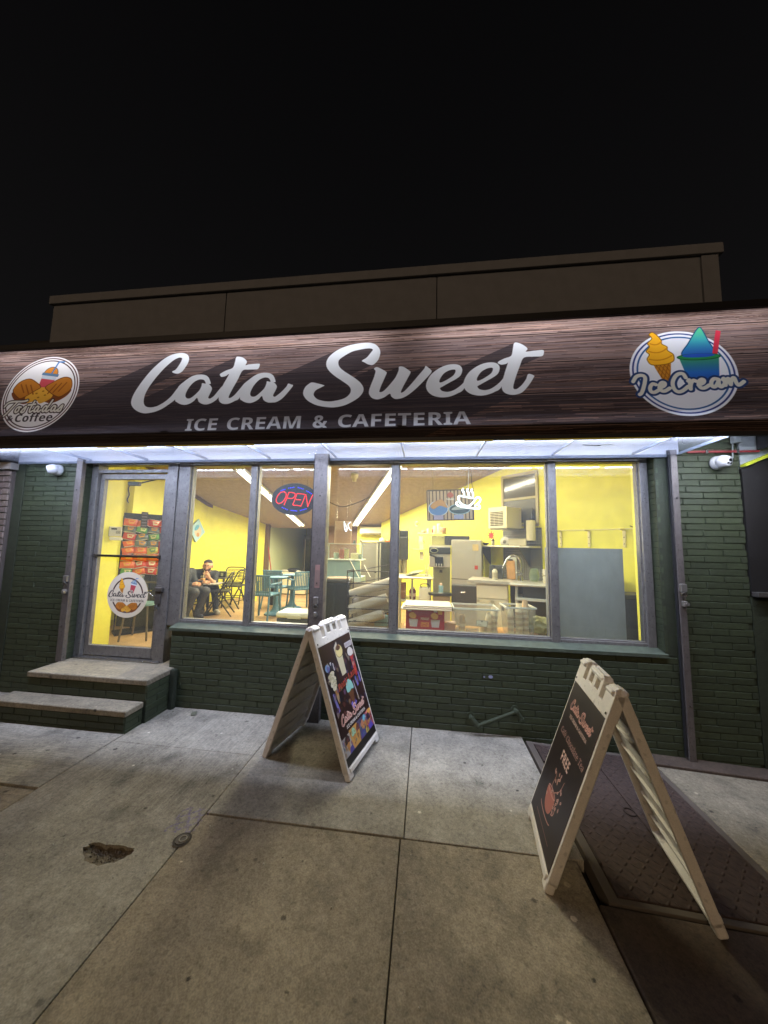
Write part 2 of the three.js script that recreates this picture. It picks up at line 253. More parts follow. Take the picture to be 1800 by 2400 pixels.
// tread plate: raised lozenges in alternate directions
const lozenge = (n) => field(256, 256, (x, y) => { const u = x / 256 * n, v = y / 256 * n, a = Math.floor(u), b = Math.floor(v), fx = u - a - 0.5, fy = v - b - 0.5, s = (a + b) % 2 ? 1 : -1; const p = (fx + s * fy) * 0.707, q = (fx - s * fy) * 0.707; const d = (p / 0.42) ** 2 + (q / 0.13) ** 2; return d < 1 ? Math.sqrt(1 - d) : 0; });
const treadBump = lozenge(8);
const treadM = new THREE.MeshStandardMaterial({ map: field(512, 512, (x, y) => { const k = 0.21 + 0.06 * fbm(x / 60, y / 60, 5) + 0.05 * noise(x / 4, y / 4) + 0.05 * (speck(x, y) - 0.5); return [k * 1.25, k * 1.0, k * 0.88]; }, true), bumpMap: treadBump, bumpScale: 0.006, roughness: 0.75, metalness: 0.25 });
const splashM = new THREE.MeshStandardMaterial({ map: (() => { const t = lozenge(12), d = t.image.data; for (let i = 0; i < d.length; i += 4) { const v = 120 + d[i] * 0.4; d[i] = v; d[i + 1] = v; d[i + 2] = v * 0.98; } t.colorSpace = THREE.SRGBColorSpace; return t; })(), metalness: 0.6, roughness: 0.3, bumpMap: lozenge(12), bumpScale: 0.006 });
// ---------------------------------------------------------------- ground and pavement
{
  const g = structure('road'); part(g, 'asphalt', at(new THREE.PlaneGeometry(400, 200), 0, -0.15, 104.6, -Math.PI / 2), mat(0x2c2b2b, 0.95));
  const b = structure('ground'); part(b, 'earth', at(new THREE.PlaneGeometry(400, 204), 0, -0.19, -97.4, -Math.PI / 2), mat(0x25221f, 0.98));
  const k = structure('kerb'); for (let i = 0; i < 8; i++) part(k, 'kerb_stone', span(-8 + i * 2, -6.015 + i * 2, -0.19, 0.0, 4.48, 4.63, 0.02), mat(0x7d7972, 0.9));
  const walk = structure('pavement');
  part(walk, 'bed', span(-8, 0.9, -0.15, -0.06, -0.1, 4.47), mat(0x2a2622, 0.98));
  const slab = (x0, x1, z0, z1, m = concreteM, dy = 0) => part(walk, 'slab', groundUV(span(x0, x1, -0.09, dy, z0, z1, 0.005)), m);
  slab(-8, -5.35, -0.2, 1.22); slab(-8, -5.35, 1.235, 4.47);
  slab(-5.34, -4.04, -0.2, 1.218, concreteM, 0.002); slab(-5.34, -4.04, 1.235, 4.47);
  slab(-4.03, -2.693, -0.2, 1.212, concreteM, 0.003); slab(-4.03, -2.693, 1.232, 3.0, concreteWarmM); slab(-4.03, -2.693, 3.01, 4.47);
  slab(-2.687, -1.398, -0.2, 0.634); 
  // slab with the broken-out hollow and the valve box cut out
  {
    const s = new THREE.Shape([[-2.687, -0.638], [-1.398, -0.637], [-1.398, -3.0], [-2.687, -3.0]].map(([x, y]) => new THREE.Vector2(x, y)));
    const hole = new THREE.Path(); const hp = []; for (let i = 0; i < 36; i++) { const t = i / 36 * Math.PI * 2, q = 1 + 0.13 * noise(i * 0.9, 3.3); hp.push([-1.765 + 0.15 * q * Math.cos(t), -1.578 + (0.062 * q) * Math.sin(t) + 0.018 * Math.cos(t * 2)]); }
    hp.forEach(([x, y], i) => i ? hole.lineTo(x, y) : hole.moveTo(x, y)); hole.closePath(); s.holes.push(hole);
    const g = new THREE.ExtrudeGeometry(s, { depth: 0.085, bevelEnabled: false }); g.rotateX(-Math.PI / 2); g.translate(0, -0.086, 0);
    part(walk, 'slab', groundUV(g), concreteM);
    const bowl = new THREE.CircleGeometry(1, 40, 0, Math.PI * 2), bp = []; { const rings = 8, n = 40, pos = [], idx = []; pos.push(-1.765, -0.024, 1.578); for (let r = 1; r <= rings; r++) for (let q = 0; q < n; q++) { const t = q / n * Math.PI * 2, k = r / rings, e = 1 + 0.13 * noise(q * 0.81, 3.3), x = 0.165 * k * e * Math.cos(t), z = 0.074 * k * e * Math.sin(t) - 0.018 * k * Math.cos(2 * t); pos.push(-1.765 + x, -0.007 - 0.026 * (1 - k ** 2.4) * (0.75 + 0.5 * (z < 0 ? 1 : 0.2)) + 0.004 * noise(x * 60, z * 60), 1.578 + z); } for (let q = 0; q < n; q++) idx.push(0, 1 + (q + 1) % n, 1 + q); for (let r = 0; r < rings - 1; r++) for (let q = 0; q < n; q++) { const a = 1 + r * n + q, b = 1 + r * n + (q + 1) % n; idx.push(a, b, a + n, b, b + n, a + n); } bowl.setAttribute('position', new THREE.Float32BufferAttribute(pos, 3)); bowl.setAttribute('uv', new THREE.Float32BufferAttribute(new Float32Array(pos.length / 3 * 2), 2)); bowl.setAttribute('normal', new THREE.Float32BufferAttribute(new Float32Array(pos.length), 3)); bowl.setIndex(idx); bowl.computeVertexNormals(); }
    part(walk, 'hollow_floor', groundUV(bowl), new THREE.MeshStandardMaterial({ map: pavementMap, bumpMap: pavementBump, bumpScale: 0.012, roughness: 0.95, color: 0xb5aa9c, side: THREE.DoubleSide }));
    const rub = []; for (let i = 0; i < 46; i++) { const t = rr(0, 6.28), q = Math.sqrt(rnd()); rub.push(at(new THREE.IcosahedronGeometry(rr(0.002, 0.006), 0), -1.765 + 0.12 * q * Math.cos(t), -0.026 + rr(0, 0.006), 1.585 + 0.045 * q * Math.sin(t), rr(0, 3), rr(0, 3))); }
    part(walk, 'rubble', rub, mat(0x6a6157, 0.95)).userData.kind = 'stuff';
  }
  slab(-2.687, -1.398, 3.006, 4.47);
  slab(-1.392, -0.116, -0.2, 1.243, concreteM, 0.001); slab(-0.110, 0.905, -0.2, 1.245);
  slab(-1.392, -0.136, 1.255, 3.0, concreteWarmM); slab(-0.130, 0.858, 1.256, 3.0, concreteWarmM, 0.002);
  slab(-1.388, -0.138, 3.01, 4.47); slab(-0.124, 0.858, 3.01, 4.47);
  // beyond x = 0.9 the pavement falls gently towards the neighbour
  const low = (x0, x1, z0, z1, m, y1 = 0, y0 = -0.09) => { const o = part(walk, 'slab', groundUV(span(x0, x1, y0, y1, z0, z1, 0.009)), m); o.rotation.z = -0.05; o.position.set(0.0, 0.046, 0); return o; };
  low(0.872, 2.6, 1.482, 3.0, concreteDarkM); low(0.872, 2.6, 3.01, 4.47, concreteDarkM); low(2.615, 8, 1.482, 4.47, concreteDarkM);
  low(1.945, 3.3, 0.17, 1.47, stepM); low(3.31, 8, -0.2, 1.47, concreteM);
  low(1.945, 3.3, -0.2, 0.155, concreteDarkM, 0.012);
  // debris
  const bits = []; for (let i = 0; i < 26; i++) { const x = rr(-3.6, 0.8), z = rr(0.1, 2.2); bits.push(at(new THREE.IcosahedronGeometry(rr(0.0025, 0.006), 0), x, 0.004, z, rr(0, 3), rr(0, 3))); }
  part(walk, 'grit', bits, mat(0xb9b3a6, 0.9)).userData.kind = 'stuff';
}
// cellar hatch: two leaves of tread plate in a steel frame
{
  const t = thing('cellar_hatch', 'dark brown tread plate cellar hatch set in the pavement', 'hatch', [0, 0.046, 0]); t.rotation.z = -0.05;
  for (const [x0, x1] of [[0.985, 1.425], [1.431, 1.885]]) part(t, 'leaf', boxUV(span(x0, x1, -0.03, 0.006, 0.1, 1.43, 0.004), 2.6), treadM);
  part(t, 'frame', [span(0.925, 0.98, -0.08, 0.004, 0.06, 1.47, 0.004), span(1.89, 1.935, -0.08, 0.004, 0.06, 1.47, 0.004), span(0.98, 1.89, -0.08, 0.003, 0.06, 0.095, 0.004), span(0.98, 1.89, -0.08, 0.003, 1.435, 1.47, 0.004)], mat(0x5c544b, 0.8, { metalness: 0.2 }));
  for (const z of [0.3, 1.2]) part(t, 'hinge', [rod([0.985, 0.008, z - 0.06], [0.985, 0.008, z + 0.06], 0.008)], rustM);
  part(t, 'pull_ring', at(new THREE.TorusGeometry(0.035, 0.005, 6, 20), 1.39, 0.01, 0.8, -Math.PI / 2), rustM);
}
{
  const t = thing('valve_cap', 'small round iron valve cap in the pavement joint', 'valve cap', [-1.402, 0, 1.452]);
  part(t, 'lid', cyl(0.036, 0.036, 0.012, 0, 0.002, 0, 24), mat(0x5d5850, 0.7, { metalness: 0.4 })); part(t, 'ring', at(new THREE.TorusGeometry(0.02, 0.004, 6, 20), 0.004, 0.009, 0, Math.PI / 2), mat(0x8b8577, 0.6, { metalness: 0.4 }));
  part(t, 'collar', at(new THREE.RingGeometry(0.037, 0.05, 28), 0, 0.0045, 0, -Math.PI / 2), mat(0x3f3933, 0.9));
}
const litter = (x, z, label, hex, s) => { const m = part(scene, numbered('litter_scrap'), at(new THREE.PlaneGeometry(s, s * 0.6, 3, 2), 0, 0, 0, -Math.PI / 2), mat(hex, 0.8, { side: THREE.DoubleSide })); const p = m.geometry.attributes.position; for (let i = 0; i < p.count; i++) p.setY(i, 0.006 + 0.012 * rnd()); m.geometry.computeVertexNormals(); m.position.set(x, 0, z); m.rotation.y = rr(0, 3); return tag(m, label, 'litter'); };
litter(-2.32, 0.1, 'small dry leaf lying by the green wall near the steps', 0x5e604e, 0.08);
litter(0.66, 1.42, 'white paper scrap beside the foot of the brown drinks board', 0xc4bca4, 0.035);
litter(1.2, 0.12, 'pale twig like scrap at the wall by the hatch', 0x8f8a70, 0.07);

// ---------------------------------------------------------------- brickwork
function brickGeometry() {                        // unit brick, front at z = 0, arrises taken off
  const c = 0.012, d = 0.02, hx = 0.5, hy = 0.5, p = [], q = (a, b, e, f) => p.push(...a, ...b, ...e, ...a, ...e, ...f);
  const cx = c, cy = c * 5, F = [[-hx + cx, -hy + cy, 0], [hx - cx, -hy + cy, 0], [hx - cx, hy - cy, 0], [-hx + cx, hy - cy, 0]], B = [[-hx, -hy, -0.005], [hx, -hy, -0.005], [hx, hy, -0.005], [-hx, hy, -0.005]], K = B.map(([x, y]) => [x, y, -d]);
  q(...F); for (let i = 0; i < 4; i++) { const j = (i + 1) % 4; q(B[i], B[j], F[j], F[i]); q(K[i], K[j], B[j], B[i]); }
  const g = new THREE.BufferGeometry(); g.setAttribute('position', new THREE.Float32BufferAttribute(p, 3)); g.computeVertexNormals();
  const uv = []; for (let i = 0; i < p.length; i += 3) uv.push(p[i] * 0.9 + 0.5, p[i + 1] * 0.18 + 0.5); g.setAttribute('uv', new THREE.Float32BufferAttribute(uv, 2)); return g;
}
const brickGs = [0, 1, 2, 3].map((i) => { const g = brickGeometry(), uv = g.attributes.uv; for (let k = 0; k < uv.count; k++) uv.setXY(k, uv.getX(k) + i * 0.27, uv.getY(k) + i * 0.21); return g; });
// courses of bricks on one face: origin (x, z), along direction turn, from y0 to y1
function bricks(parent, x, z, turn, length, y0, y1, course, len, ms, joint = 0.0045, skip) {
  const n = Math.round((y1 - y0) / course), ch = (y1 - y0) / n, c = Math.cos(turn), s = -Math.sin(turn);
  for (let r = 0; r < n; r++) {
    let u = -([0, 0.5, 0.08, 0.58][r % 4] + rr(-0.02, 0.02)) * len;
    while (u < length - 0.01) {
      const a = Math.max(0, u), b = Math.min(length, u + len); u += len;
      if (b - a < 0.035) continue;
      const y = y0 + (r + 0.5) * ch, m = (a + b) / 2; if (skip && skip(m, y)) continue;
      const o = lit(new THREE.Mesh(brickGs[Math.floor(rnd() * 4)], ms[Math.floor(rnd() * ms.length)])); o.name = 'brick';
      const e = rr(-0.0012, 0.0012); o.position.set(x + m * c + e * Math.sin(turn), y, z + m * s + e * Math.cos(turn)); o.rotation.y = turn; o.rotation.z = rr(-0.002, 0.002);
      o.scale.set(b - a - joint, ch - joint * rr(0.9, 1.3), 1); parent.add(o);
    }
  }
}
{
  const t = thing('brick_wall', 'low dark green painted brick wall below the shop windows', 'wall');
  part(t, 'backing', boxUV(span(-2.72, 2.275, -0.2, 0.80, -0.3, -0.008), 2), mortarM);
  bricks(t, -2.72, 0, 0, 4.995, -0.12, 0.79, 0.0596, 0.30, brickMs);
}
{
  const t = thing('brick_pier', 'green painted brick pier beside the shop door', 'pier');
  part(t, 'backing', boxUV(span(-4.85, -4.005, -0.2, 3.0, -0.3, -0.008), 2), mortarM);
  part(t, 'corner_strip', boxUV(span(-4.93, -4.80, -0.2, 2.75, -0.05, 0.006, 0.006), 2), mortarM);
  bricks(t, -4.80, 0, 0, 0.80, 0, 2.72, 0.0591, 0.30, brickMs); bricks(t, -4.0, -0.006, R(90), 0.15, 0.40, 2.72, 0.0591, 0.30, brickMs);
}
{
  const t = thing('brick_pier', 'green painted brick pier beside the dark neighbouring front', 'pier');
  part(t, 'backing', boxUV(span(2.183, 2.895, -0.25, 3.2, -0.3, -0.008), 2), mortarM);
  bricks(t, 2.275, 0, 0, 0.625, -0.12, 2.95, 0.0591, 0.30, brickMs); bricks(t, 2.178, -0.15, R(-90), 0.15, 0.83, 2.72, 0.0591, 0.30, brickMs);
  part(t, 'reveal_board', boxUV(span(2.172, 2.275, 0.80, 2.70, -0.012, -0.004), 2), mortarM);
}
{
  const t = thing('shop_building', 'flat brown stucco parapet wall above the shop sign', 'building');
  for (const [x0, x1] of [[-4.70, -2.36], [-2.352, 0.1], [0.108, 2.70]]) part(t, 'panel', boxUV(span(x0, x1, 2.9, 4.69, -0.25, 0, 0.006), 1.5), stuccoM);
  part(t, 'end_pilaster', boxUV(span(2.708, 2.86, 2.9, 4.69, -0.25, 0.012, 0.006), 1.5), stuccoM);
  part(t, 'coping', [boxUV(span(-4.74, 2.90, 4.69, 4.80, -0.32, 0.03, 0.008), 1.5)], stuccoM);
    part(t, 'rear_wall', [span(-5.3, 3.0, 0, 4.3, -9.2, -9.0), span(-5.35, -5.2, 0, 4.3, -9, -0.3), span(2.9, 3.05, 0, 4.3, -9, -0.3)], mat(0x54504b, 0.9));
  part(t, 'roof', [span(-5.35, 3.05, 4.3, 4.4, -9.2, -0.25)], mat(0x2b2a29, 0.95));
}
{
  const t = thing('neighbouring_wall', 'tan brick wall of the house next door beyond the green pier', 'wall');
  part(t, 'backing', boxUV(span(-6.6, -4.94, -0.2, 2.66, -0.3, 0.03), 2), mat(0x544c46, 0.95));
  bricks(t, -5.75, 0.045, 0, 0.80, 0.25, 2.56, 0.0745, 0.205, tanMs, 0.012);
  part(t, 'lintel', [span(-6.6, -4.9, 2.56, 2.64, 0.0, 0.09, 0.005)], mat(0x8f8b83, 0.7));
}
{
  const t = thing('neighbouring_front', 'black shop front panel next door with a sloping lime edge', 'shop front');
  part(t, 'panel', at(prism([[2.905, 1.38], [4.2, 1.38], [4.2, 3.1], [2.905, 2.52]], 0.03), 0, 0, -0.02), mat(0x171615, 0.6));
  part(t, 'lime_edge', at(prism([[2.905, 2.535], [4.2, 3.115], [4.2, 3.145], [2.905, 2.56]], 0.06), 0, 0, 0.0), mat(0xb9c436, 0.5));
  part(t, 'ledge', [span(2.905, 4.2, 1.36, 1.40, 0, 0.07, 0.004)], mat(0x35332f, 0.7));
  part(t, 'lower_wall', boxUV(span(2.905, 4.2, -0.2, 1.355, -0.2, 0.0), 2), mortarM);
  part(t, 'white_panel', [span(2.93, 4.2, 2.5, 3.6, -0.06, -0.03)], mat(0xa9b4bb, 0.6));
}
// entrance steps
{
  const t = thing('entrance_steps', 'two worn concrete steps with green brick sides at the shop door', 'steps');
  part(t, 'landing_slab', groundUV(span(-4.005, -2.655, 0.345, 0.40, -0.30, 0.352, 0.012)), stepM);
  part(t, 'landing_core', boxUV(span(-3.995, -2.665, -0.1, 0.345, -0.3, 0.338), 2), mortarM);
  part(t, 'tread_slab', groundUV(span(-4.14, -2.68, 0.145, 0.20, 0.339, 0.545, 0.012)), stepM);
  part(t, 'tread_core', boxUV(span(-4.13, -2.695, -0.1, 0.145, 0.338, 0.528), 2), mortarM);
  bricks(t, -3.995, 0.344, 0, 1.33, 0.203, 0.343, 0.07, 0.30, brickMs); bricks(t, -4.13, 0.534, 0, 1.435, -0.03, 0.143, 0.0577, 0.30, brickMs);
  bricks(t, -2.659, 0.338, R(90), 0.34, -0.03, 0.343, 0.0622, 0.30, brickMs); bricks(t, -2.689, 0.528, R(90), 0.19, -0.03, 0.143, 0.0577, 0.30, brickMs);
  part(t, 'side_fillet', span(-2.66, -2.60, -0.05, 0.4, 0.0, 0.06, 0.02), mortarM);
}
{
  const t = thing('paint_spot', 'pale bluish paint splash on the brick wall above the pipe', 'paint splash', [0.63, 0.52, 0.0035]);
  part(t, 'splash', [at(new THREE.CircleGeometry(0.022, 9).scale(1, 0.7, 1), 0, 0, 0), at(new THREE.CircleGeometry(0.009, 7), -0.06, -0.004, 0)], mat(0x8c92b4, 0.7));
}
// pipe on the wall
{
  const t = thing('drain_pipe', 'green painted bent drain pipe low on the brick wall', 'pipe');
  part(t, 'pipe', [rod([0.50, 0.095, 0.055], [0.845, 0.245, 0.055], 0.016, 12)], brickMs[2]);
  part(t, 'elbow', [rod([0.50, 0.095, 0.055], [0.44, 0.155, 0.05], 0.023, 12), ball(0.026, 0.50, 0.095, 0.055), ball(0.023, 0.44, 0.155, 0.05)], brickMs[2]);
  part(t, 'elbow', [rod([0.845, 0.245, 0.055], [0.89, 0.185, 0.045], 0.023, 12), ball(0.026, 0.845, 0.245, 0.055), cyl(0.028, 0.028, 0.02, 0.89, 0.18, 0.045)], brickMs[2]);
  part(t, 'flange', [at(cyl(0.035, 0.035, 0.012), 0.44, 0.155, 0.008, Math.PI / 2), rod([0.44, 0.155, 0.0], [0.44, 0.155, 0.05], 0.018)], brickMs[2]);
  part(t, 'flange', [at(cyl(0.035, 0.035, 0.012), 0.845, 0.245, 0.008, Math.PI / 2), rod([0.845, 0.245, 0.0], [0.845, 0.245, 0.055], 0.018)], brickMs[2]);
}
// ---------------------------------------------------------------- shop front: windows, door, shutter rails
const ZW = -0.15;                                  // plane of the glass
const alu = (parent, name, list, m = aluM) => part(parent, name, list.map((g) => boxUV(g, 1.3)), m);
{
  const t = thing('shop_window', 'five pane aluminium shop window above the green brick wall', 'window');
  alu(t, 'bottom_rail', [span(-2.745, 2.172, 0.805, 0.872, ZW - 0.06, ZW + 0.035, 0.004), span(-2.72, 2.15, 0.872, 0.884, ZW - 0.04, ZW + 0.022, 0.002)]);
  alu(t, 'top_rail', [span(-2.745, 2.172, 2.625, 2.72, ZW - 0.06, ZW + 0.035, 0.004)]);
  for (const [x0, x1] of [[-2.868, -2.722], [-1.972, -1.898], [-1.212, -1.075], [-0.363, -0.287], [1.236, 1.312], [2.098, 2.172]])
    alu(t, 'mullion', [span(x0, x1, 0.806, 2.72, ZW - 0.07, ZW + 0.045, 0.004), span(x0 - 0.012, x1 + 0.012, 0.872, 2.625, ZW - 0.035, ZW + 0.016, 0.002)]);
  for (const [x0, x1] of [[-2.71, -1.984], [-1.886, -1.224], [-1.063, -0.375], [-0.275, 1.224], [1.324, 2.086]]) part(t, 'pane', span(x0, x1, 0.884, 2.625, ZW - 0.012, ZW - 0.008), glassM);
  part(t, 'sill', boxUV(at(prism([[-0.115, 0.84], [0.012, 0.812], [0.012, 0.79], [-0.115, 0.785]].map(([z, y]) => [z, y]), 4.93, 0.004), 0, 0, 0).rotateY(-Math.PI / 2).translate(2.19, 0, 0), 2), sillM);
}
{
  const t = thing('shop_door', 'aluminium framed glass shop door at the top of the steps', 'door');
  alu(t, 'door_frame', [span(-3.998, -3.915, 0.40, 2.72, ZW - 0.06, ZW + 0.06, 0.005), span(-3.0, -2.87, 0.40, 2.72, ZW - 0.06, ZW + 0.06, 0.005), span(-3.915, -3.0, 2.545, 2.585, ZW - 0.06, ZW + 0.05, 0.004), span(-3.915, -3.0, 2.64, 2.72, ZW - 0.06, ZW + 0.05, 0.004)]);
  alu(t, 'leaf_frame', [span(-3.908, -3.858, 0.425, 2.535, ZW - 0.03, ZW + 0.02, 0.004), span(-3.058, -3.006, 0.425, 2.535, ZW - 0.03, ZW + 0.02, 0.004), span(-3.858, -3.058, 2.472, 2.535, ZW - 0.03, ZW + 0.02, 0.004), span(-3.858, -3.058, 0.425, 0.535, ZW - 0.03, ZW + 0.02, 0.004)]);
  part(t, 'pane', span(-3.858, -3.058, 0.535, 2.472, ZW - 0.008, ZW - 0.004), glassM); part(t, 'transom_pane', span(-3.915, -3.0, 2.585, 2.64, ZW - 0.008, ZW - 0.004), glassM);
  const bar = part(t, 'push_bar', [span(-3.86, -3.05, 1.545, 1.572, ZW + 0.0, ZW + 0.03, 0.006)], mat(0x2e2b22, 0.5, { metalness: 0.4 })); part(bar, 'bracket', [box(0.03, 0.04, 0.03, -3.87, 1.558, ZW + 0.03), box(0.03, 0.04, 0.03, -3.04, 1.558, ZW + 0.03)], mat(0x35312a, 0.5));
  alu(t, 'threshold', [span(-3.99, -2.9, 0.398, 0.42, ZW - 0.08, ZW + 0.09, 0.006)], steelM);
  part(t, 'door_closer', [rbox(0.15, 0.05, 0.05, -3.52, 2.43, ZW - 0.05, 0.012), rod([-3.5, 2.43, ZW - 0.06], [-3.3, 2.5, ZW - 0.13], 0.008)], mat(0x4a4638, 0.4, { metalness: 0.5 }));
  part(t, 'closer_cable', tube([[-3.59, 2.43, ZW - 0.06], [-3.62, 2.37, ZW - 0.07], [-3.6, 2.3, ZW - 0.07], [-3.62, 2.24, ZW - 0.07], [-3.6, 2.2, ZW - 0.07]], 0.006), blackM);
  const lock = part(t, 'lock_case', [rbox(0.07, 0.2, 0.03, -2.985, 1.14, ZW + 0.062, 0.006), rbox(0.09, 0.05, 0.045, -2.97, 1.2, ZW + 0.07, 0.01)], mat(0x5d5954, 0.5, { metalness: 0.6 })); part(lock, 'padlock', [rbox(0.04, 0.045, 0.02, -2.985, 1.0, ZW + 0.085, 0.006), at(new THREE.TorusGeometry(0.016, 0.004, 6, 16, Math.PI), -2.985, 1.022, ZW + 0.085)], steelM);
  part(t, 'pull_handle', tube([[-3.03, 1.12, ZW + 0.02], [-3.03, 1.12, ZW + 0.07], [-3.1, 1.16, ZW + 0.075], [-3.16, 1.16, ZW + 0.06]], 0.006), steelM);
}
function rail(label, x0, x1, y0, y1, z1, lockY) {
  const t = thing('shutter_rail', label, 'shutter rail', [0, 0, 0], 0, 'shutter rails of the shop front');
  alu(t, 'channel', [span(x0, x1, y0, y1, 0.0, z1, 0.004)], railM);
  part(t, 'slot', [span(x0 - 0.012, x0, y0 + 0.03, y1, 0.012, z1 - 0.012)], mat(0x1c1c1e, 0.7));
  const c = (x0 + x1) / 2;
  const l = part(t, 'lock_lug', [rbox(0.05, 0.07, 0.03, c, lockY, z1 + 0.012, 0.006), rbox(0.03, 0.05, 0.04, c, lockY - 0.14, z1 + 0.015, 0.006), at(cyl(0.014, 0.014, 0.05), c + 0.01, lockY - 0.14, z1 + 0.02, Math.PI / 2)], mat(0x8c8984, 0.4, { metalness: 0.7 }));
  part(l, 'shackle', at(new THREE.TorusGeometry(0.022, 0.005, 6, 18), c, lockY - 0.06, z1 + 0.02, 0.3), steelM);
  for (let i = 0; i < 3; i++) part(t, 'bolt', at(cyl(0.007, 0.007, 0.006), c, y0 + (i + 0.5) / 3 * (y1 - y0), z1 + 0.003, Math.PI / 2), steelM);
  return t;
}
rail('scuffed grey shutter rail between the brick pier and the door', -4.055, -3.978, 0.395, 2.70, 0.05, 1.30);
rail('wide grey shutter post in the middle of the window front', -1.165, -1.022, 0.0, 2.70, 0.075, 1.18);
rail('tall pale shutter rail beside the pane with the grey board', 2.283, 2.34, -0.06, 2.70, 0.05, 1.42);
{
  const k = thing('sticker', 'faded pinkish paper sticker on the middle shutter post', 'sticker', [-1.09, 1.42, 0.0765]);
  part(k, 'paper', sheet(0.05, 0.23, 0.0012), tmat(canvas(64, 256, (c) => { c.fillStyle = '#8a6a63'; c.fillRect(0, 0, 64, 256); c.fillStyle = '#77625a'; c.fillRect(4, 60, 56, 180); c.strokeStyle = '#95766d'; c.lineWidth = 3; c.strokeRect(3, 3, 58, 250); }), 0.7));
}
function securityCamera(label, x, y, toX, toY) {
  const t = thing('security_camera', label, 'camera', [x, y, 0], 0, 'dome cameras on the brick piers');
  part(t, 'mount', at(lathe([[0, 0], [0.062, 0], [0.065, 0.02], [0.06, 0.05], [0.052, 0.06], [0, 0.062]]), 0, 0, 0, Math.PI / 2), mat(0xd6d8da, 0.4));
  const h = new THREE.Group(); h.name = 'head'; h.position.set(0, 0, 0.075); h.lookAt(toX, toY, 1); t.add(h);
  part(h, 'shell', [ball(0.058), at(lathe([[0.036, 0.055], [0.046, 0.05], [0.056, 0.02], [0.057, 0.0]]), 0, 0, 0, Math.PI / 2)], mat(0xd2d4d8, 0.35));
  part(h, 'lens', [at(cyl(0.013, 0.013, 0.012), 0, 0.012, 0.055, Math.PI / 2), at(cyl(0.008, 0.008, 0.012), -0.016, -0.014, 0.054, Math.PI / 2), at(cyl(0.008, 0.008, 0.012), 0.016, -0.014, 0.054, Math.PI / 2)], mat(0x0c0d0f, 0.15));
  return t;
}
securityCamera('white dome camera on the green pier by the door', -4.33, 2.555, -0.8, -0.35);
securityCamera('white dome camera on the green pier next to the black front', 2.70, 2.575, 0.35, -0.2);
{
  const t = thing('conduit', 'thin red conduit running along the pier top', 'conduit');
  part(t, 'bar', [span(2.45, 3.05, 2.672, 2.692, 0.01, 0.03, 0.004)], mat(0x7c2226, 0.5)); part(t, 'clip', [span(2.6, 2.62, 2.665, 2.70, 0.0, 0.034), span(2.86, 2.88, 2.665, 2.70, 0.0, 0.034)], steelM);
}
{
  const t = thing('wall_cable', 'grey cable box and wire up the pier corner', 'cable box');
  part(t, 'box', [rbox(0.06, 0.08, 0.05, 2.86, 2.80, 0.03, 0.006)], mat(0x9fa8ac, 0.5)); part(t, 'wire', tube([[2.84, 3.1, 0.02], [2.845, 2.95, 0.03], [2.84, 2.78, 0.02], [2.83, 2.62, 0.02]], 0.006), mat(0x8b9496, 0.6));
}

